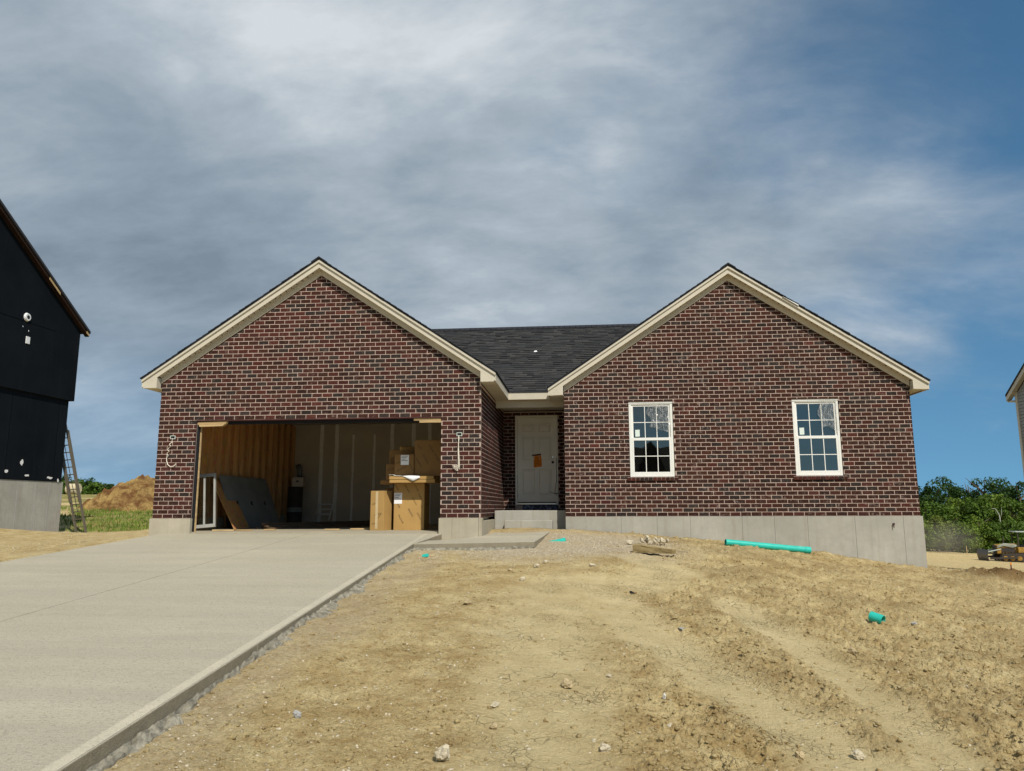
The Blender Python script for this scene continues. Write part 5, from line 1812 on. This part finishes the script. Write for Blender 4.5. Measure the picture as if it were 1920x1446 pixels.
# ------------------------------------------------------------------ trees
def make_tree(label, x, y, h, w, leaf, seed, group, base=.15, n=2600, fs=.30):
    r = np.random.RandomState(seed)
    z0 = float(land(x, y)) - .1
    t = thing('tree', label, 'tree', (x, y, z0), 0, group)
    m = MB(); rr = random.Random(seed)
    th = h * .055
    m.tube([(0, 0, 0), (.05 * h * rr.uniform(-.3, .3), 0, h * .3), (.05 * h * rr.uniform(-.5, .5), .1, h * .62), (.1, .1, h * .86)], [th * .5, th * .4, th * .26, th * .06], 8)
    for k in range(7):
        a = rr.uniform(0, 6.28); zz = h * rr.uniform(.25, .7); l = w * rr.uniform(.35, .5)
        m.tube([(0, 0, zz), (math.cos(a) * l * .5, math.sin(a) * l * .5, zz + h * .10), (math.cos(a) * l, math.sin(a) * l, zz + h * .2)], [th * .2, th * .13, th * .03], 6)
    m.build('trunk', M['bark'], t)
    # leaf sprays gathered in clumps through the crown
    nc = 46
    cc = []
    while len(cc) < nc:
        p = r.uniform(-1, 1, 3)
        if .30 < np.linalg.norm(p) < 1 or (np.linalg.norm(p) < 1 and r.rand() < .2): cc.append(p)
    cc = np.array(cc)
    prof = 1.0 - .35 * np.clip(cc[:, 2], 0, 1)
    ctr = np.stack([cc[:, 0] * w * .5 * prof, cc[:, 1] * w * .5 * prof, h * (base + (1 - base) * (cc[:, 2] * .5 + .5) * .93)], 1)
    rad = r.uniform(.11, .21, nc) * w
    per = n // nc
    V = []
    for c, ra in zip(ctr, rad):
        d = r.normal(size=(per, 3)); d /= np.linalg.norm(d, axis=1)[:, None]
        p = c + d * (ra * r.uniform(.35, 1.05, per) ** .6)[:, None] * np.array([1, 1, .78])
        nrm = d + r.normal(size=(per, 3)) * .55 + np.array([0, 0, .35]); nrm /= np.linalg.norm(nrm, axis=1)[:, None]
        a = np.cross(nrm, r.normal(size=(per, 3))); a /= np.linalg.norm(a, axis=1)[:, None]; b = np.cross(nrm, a)
        s = (fs * r.uniform(.5, 1.15, per))[:, None]
        V.append(np.stack([p - a * s * .55, p + b * s * .34, p + a * s * .6, p - b * s * .34], 1))
    V = np.concatenate(V).reshape(-1, 3)
    nq = len(V) // 4
    me = bpy.data.meshes.new('crown')
    me.vertices.add(len(V)); me.vertices.foreach_set('co', V.ravel())
    me.loops.add(nq * 4); me.loops.foreach_set('vertex_index', np.arange(nq * 4))
    me.polygons.add(nq); me.polygons.foreach_set('loop_start', np.arange(nq) * 4)
    me.update(calc_edges=True)
    link('crown', me, M[leaf], t)
    return t


def build_trees():
    G = 'trees of the wood behind the building lot'
    # (px fraction along the gap, depth y, height, width, leaf)
    def at(fr, y):                                # gap between the houses, fr 0..1 left to right
        x0 = 1.893 + (y + 13.755) * .4245; x1 = 1.893 + (y + 13.755) * .538
        return x0 + (x1 - x0) * fr
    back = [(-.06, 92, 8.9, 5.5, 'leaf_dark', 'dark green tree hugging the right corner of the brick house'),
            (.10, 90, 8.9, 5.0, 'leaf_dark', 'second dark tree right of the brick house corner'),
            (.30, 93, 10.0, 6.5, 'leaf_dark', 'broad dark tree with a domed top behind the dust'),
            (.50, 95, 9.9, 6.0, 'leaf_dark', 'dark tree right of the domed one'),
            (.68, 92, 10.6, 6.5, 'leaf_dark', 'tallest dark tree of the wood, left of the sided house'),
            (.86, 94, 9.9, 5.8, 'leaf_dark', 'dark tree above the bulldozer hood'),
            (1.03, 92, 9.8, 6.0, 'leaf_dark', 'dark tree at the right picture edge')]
    mid = [(.02, 84, 6.2, 4.6, 'leaf_mid', 'mid green tree low beside the foundation corner'),
           (.20, 83, 6.0, 4.4, 'leaf_mid', 'mid green bushy tree behind the dust cloud'),
           (.38, 85, 6.9, 4.8, 'leaf_light', 'light green tree in the middle of the wood'),
           (.56, 83, 7.2, 4.6, 'leaf_mid', 'mid green tree under the tallest dark tree'),
           (.74, 84, 7.6, 4.8, 'leaf_light', 'yellow green tree beside the bare snag'),
           (.92, 83, 7.4, 4.8, 'leaf_mid', 'mid green tree directly behind the bulldozer')]
    front = [(-.02, 77, 3.6, 3.6, 'leaf_light', 'light bush at the foot of the wood nearest the house'),
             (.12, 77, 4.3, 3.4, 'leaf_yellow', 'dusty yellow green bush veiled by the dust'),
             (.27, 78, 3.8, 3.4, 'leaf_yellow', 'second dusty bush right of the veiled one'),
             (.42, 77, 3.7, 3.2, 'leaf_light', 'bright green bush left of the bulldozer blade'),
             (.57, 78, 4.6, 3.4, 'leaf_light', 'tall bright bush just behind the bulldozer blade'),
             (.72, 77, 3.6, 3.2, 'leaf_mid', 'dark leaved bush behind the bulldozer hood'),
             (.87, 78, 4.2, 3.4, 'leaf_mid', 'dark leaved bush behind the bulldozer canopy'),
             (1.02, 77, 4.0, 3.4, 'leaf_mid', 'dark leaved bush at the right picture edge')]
    k = 0
    for rows, base, n in ((back, .10, 4200), (mid, .05, 3400), (front, .0, 2600)):
        for fr, y, h, w, lf, lab in rows:
            make_tree(lab, at(fr, y), y, h, w, lf, 300 + k, G, base, n, .34 if base > .04 else .26); k += 1
    # dead snag
    t = thing('dead_tree', 'bare grey snag standing among the green trees', 'tree', (at(.80, 81), 81, float(land(at(.8, 81), 81))))
    m = MB(); m.tube([(0, 0, 0), (.1, 0, 3), (.0, 0, 4.4), (-.35, 0, 5.1), (-.8, 0, 5.15)], [.08, .07, .055, .04, .02], 7)
    for a, b, c in (((.05, 0, 3.9), (.3, 0, 4.5), (.35, 0, 5.3)),): m.tube([a, b, c], [.035, .03, .012], 6)
    m.build('trunk', M['deadwood'], t)
    G2 = 'far trees behind the dirt heap'
    for i, (px, y, h, w) in enumerate(((-.745, 118, 3.0, 5.0), (-.730, 121, 3.9, 5.0), (-.714, 119, 3.0, 4.5), (-.698, 122, 3.5, 5.0), (-.682, 118, 2.6, 4.0), (-.668, 120, 2.4, 4))):
        lab = ['far dark tree at the foundation of the black house', 'far rounded tree behind the ladder', 'far low tree right of the ladder', 'tallest far tree left of the dirt heap', 'far small tree touching the dirt heap', 'far tree mostly behind the dirt heap'][i]
        x = 1.893 + (y + 13.755) * px
        make_tree(lab, x, y, h, w, 'leaf_dark' if i % 2 else 'leaf_mid', 500 + i, G2, .0, 1500, .45)


build_trees()


# ------------------------------------------------------------------ bulldozer and stakes
def build_dozer():
    y = 59.5; x = 37.95
    z = float(land(x + 2, y))
    t = thing('bulldozer', 'yellow crawler bulldozer with a dark blade at the right picture edge', 'bulldozer', (x, y, z), -.16)
    # x forward is to the left: blade at 0, body towards +x
    n = 9; vs = []
    for i in range(n + 1):
        a = -.75 + 1.5 * i / n
        xx = .05 + .16 * (1 - math.cos(a)) - .16; zz = .08 + 1.0 * i / n
        vs += [(xx - .03 + .10 * abs(i / n - .5), -1.35, zz), (xx - .03 + .10 * abs(i / n - .5), 1.35, zz)]
    fs = [(2 * i, 2 * i + 1, 2 * i + 3, 2 * i + 2) for i in range(n)]
    o = MB().add(vs, fs).build('blade', M['blade'], t); s = o.modifiers.new('th', 'SOLIDIFY'); s.thickness = .06
    MB().box(.0, .10, -1.36, 1.36, .04, .12).build('cutting_edge', M['track_steel'], t)
    for sy in (-1, 1):
        m = MB()
        yy = sy * .95
        path = [(1.15, .12), (1.0, .35), (1.12, .66), (1.5, .78), (3.4, .80), (3.85, .62), (3.95, .36), (3.75, .10)]
        m.prism(path, yy - .24, yy + .24)
        tr = m.build('track', M['track_steel'], t)
        k = 1.2
        while k < 3.8:
            MB().box(k, k + .05, yy - .26, yy + .26, .03, .11).build('grouser', M['track_steel'], tr)
            MB().box(k, k + .05, yy - .26, yy + .26, .79, .84).build('grouser', M['track_steel'], tr)
            k += .24
        for wx in (1.35, 1.9, 2.45, 3.0, 3.55):
            MB().tube([(wx, yy + sy * .25, .36), (wx, yy + sy * .28, .36)], .20, 14).build('wheel', M['yellow'], tr)
        MB().bar((.12, sy * 1.25, .35), (2.3, sy * 1.28, .42), .12, .16).build('push_arm', M['track_steel'], t)
        MB().tube([(.14, sy * .55, .85), (1.4, sy * .45, 1.15)], .06, 8).build('lift_cylinder', M['hose'], t)
    m = MB(); m.prism([(.95, .72), (2.6, .72), (2.6, 1.62), (1.10, 1.52), (.95, 1.40)], -.50, .50); m.build('hood', M['yellow'], t, bevel=.04)
    MB().box(.90, .94, -.42, .42, .78, 1.46).build('radiator_guard', M['track_steel'], t)
    m = MB(); m.box(2.55, 3.75, -.78, .78, .82, 1.30); m.build('deck', M['yellow'], t, bevel=.03)
    MB().box(1.3, 2.4, -.52, -.505, .85, 1.25).build('side_panel', M['track_steel'], t)
    for k in range(4):
        MB().tube([(.98, -.54 - .02 * k, 1.25 + .05 * k), (1.5, -.60, 1.45 + .06 * k), (2.2, -.58, 1.30 + .09 * k), (2.65, -.55, 1.45)], .028, 6).build('hose', M['hose'], t)
    MB().tube([(1.75, .2, 1.5), (1.75, .2, 2.2)], .05, 10).build('exhaust_stack', M['track_steel'], t)
    MB().box(2.95, 3.45, -.25, .25, 1.30, 1.50).build('seat', M['felt'], t); MB().box(3.35, 3.47, -.25, .25, 1.5, 1.95).build('seat_back', M['felt'], t)
    for px_, py_ in ((2.65, -.68), (2.65, .68), (3.68, -.68), (3.68, .68)):
        MB().box(px_ - .04, px_ + .04, py_ - .04, py_ + .04, 1.30, 2.62).build('canopy_post', M['track_steel'], t)
    MB().box(2.45, 3.9, -.82, .82, 2.62, 2.70).build('canopy', M['hose'], t, bevel=.02)
    # survey stakes
    for (x, y, h, lab) in ((41.3, 69.6, 1.05, 'tall pale survey stake standing before the wood'), (40.4, 64.5, .55, 'short survey stake with a green ribbon left of the bulldozer')):
        s = thing('survey_stake', lab, 'stake', (x, y, float(land(x, y)) - .1), .3)
        MB().hexa([(-.03, -.012, 0), (.03, -.012, 0), (.03, .012, 0), (-.03, .012, 0), (-.03, -.012, h), (.03, -.012, h), (.03, .012, h), (-.03, .012, h)]).build('lath', M['lumber'], s)
        if h < 1: MB().box(-.08, .05, -.02, .02, h - .18, h - .02).build('ribbon', M['leaf_light'], s)
    s = thing('survey_stake', 'small red tipped stake beside the dark turned earth', 'stake', (8.98, -.20, ground_z(8.98, -.2) - .02))
    MB().box(-.008, .008, -.004, .004, 0, .13).build('lath', M['lintel'], s)
    MB().box(-.010, .010, -.006, .006, .095, .13).build('flag', M['orange'], s)


build_dozer()


def build_dust():
    x, y = 40.8, 73.2
    bm = bmesh.new(); bmesh.ops.create_icosphere(bm, subdivisions=3, radius=1)
    me = bpy.data.meshes.new('dust_cloud'); bm.to_mesh(me); bm.free()
    m = bpy.data.materials.new('dust'); m.use_nodes = True; t = m.node_tree; t.nodes.clear()
    out = N(t, 'ShaderNodeOutputMaterial'); pv = N(t, 'ShaderNodeVolumePrincipled')
    pv.inputs['Color'].default_value = (.86, .74, .55, 1); pv.inputs['Anisotropy'].default_value = .1
    tc = N(t, 'ShaderNodeTexCoord'); ln = N(t, 'ShaderNodeVectorMath', operation='LENGTH'); t.links.new(tc.outputs['Object'], ln.inputs[0])
    nz = N(t, 'ShaderNodeTexNoise'); nz.inputs['Scale'].default_value = 1.6; nz.inputs['Detail'].default_value = 3; t.links.new(tc.outputs['Object'], nz.inputs['Vector'])
    a = N(t, 'ShaderNodeMath', operation='SUBTRACT', use_clamp=True); a.inputs[0].default_value = 1.0; t.links.new(ln.outputs['Value'], a.inputs[1])
    b = N(t, 'ShaderNodeMath', operation='MULTIPLY'); t.links.new(a.outputs[0], b.inputs[0]); t.links.new(nz.outputs[0], b.inputs[1])
    c = N(t, 'ShaderNodeMath', operation='MULTIPLY'); c.inputs[1].default_value = .42; t.links.new(b.outputs[0], c.inputs[0]); t.links.new(c.outputs[0], pv.inputs['Density'])
    t.links.new(pv.outputs[0], out.inputs['Volume'])
    o = link('dust_cloud', me, m); o.location = (x, y, float(land(x, y)) + 1.2); o.scale = (4.2, 2.2, 2.6)
    tag(o, 'thin tan dust cloud drifting before the wood', 'dust', kind='stuff')


build_dust()
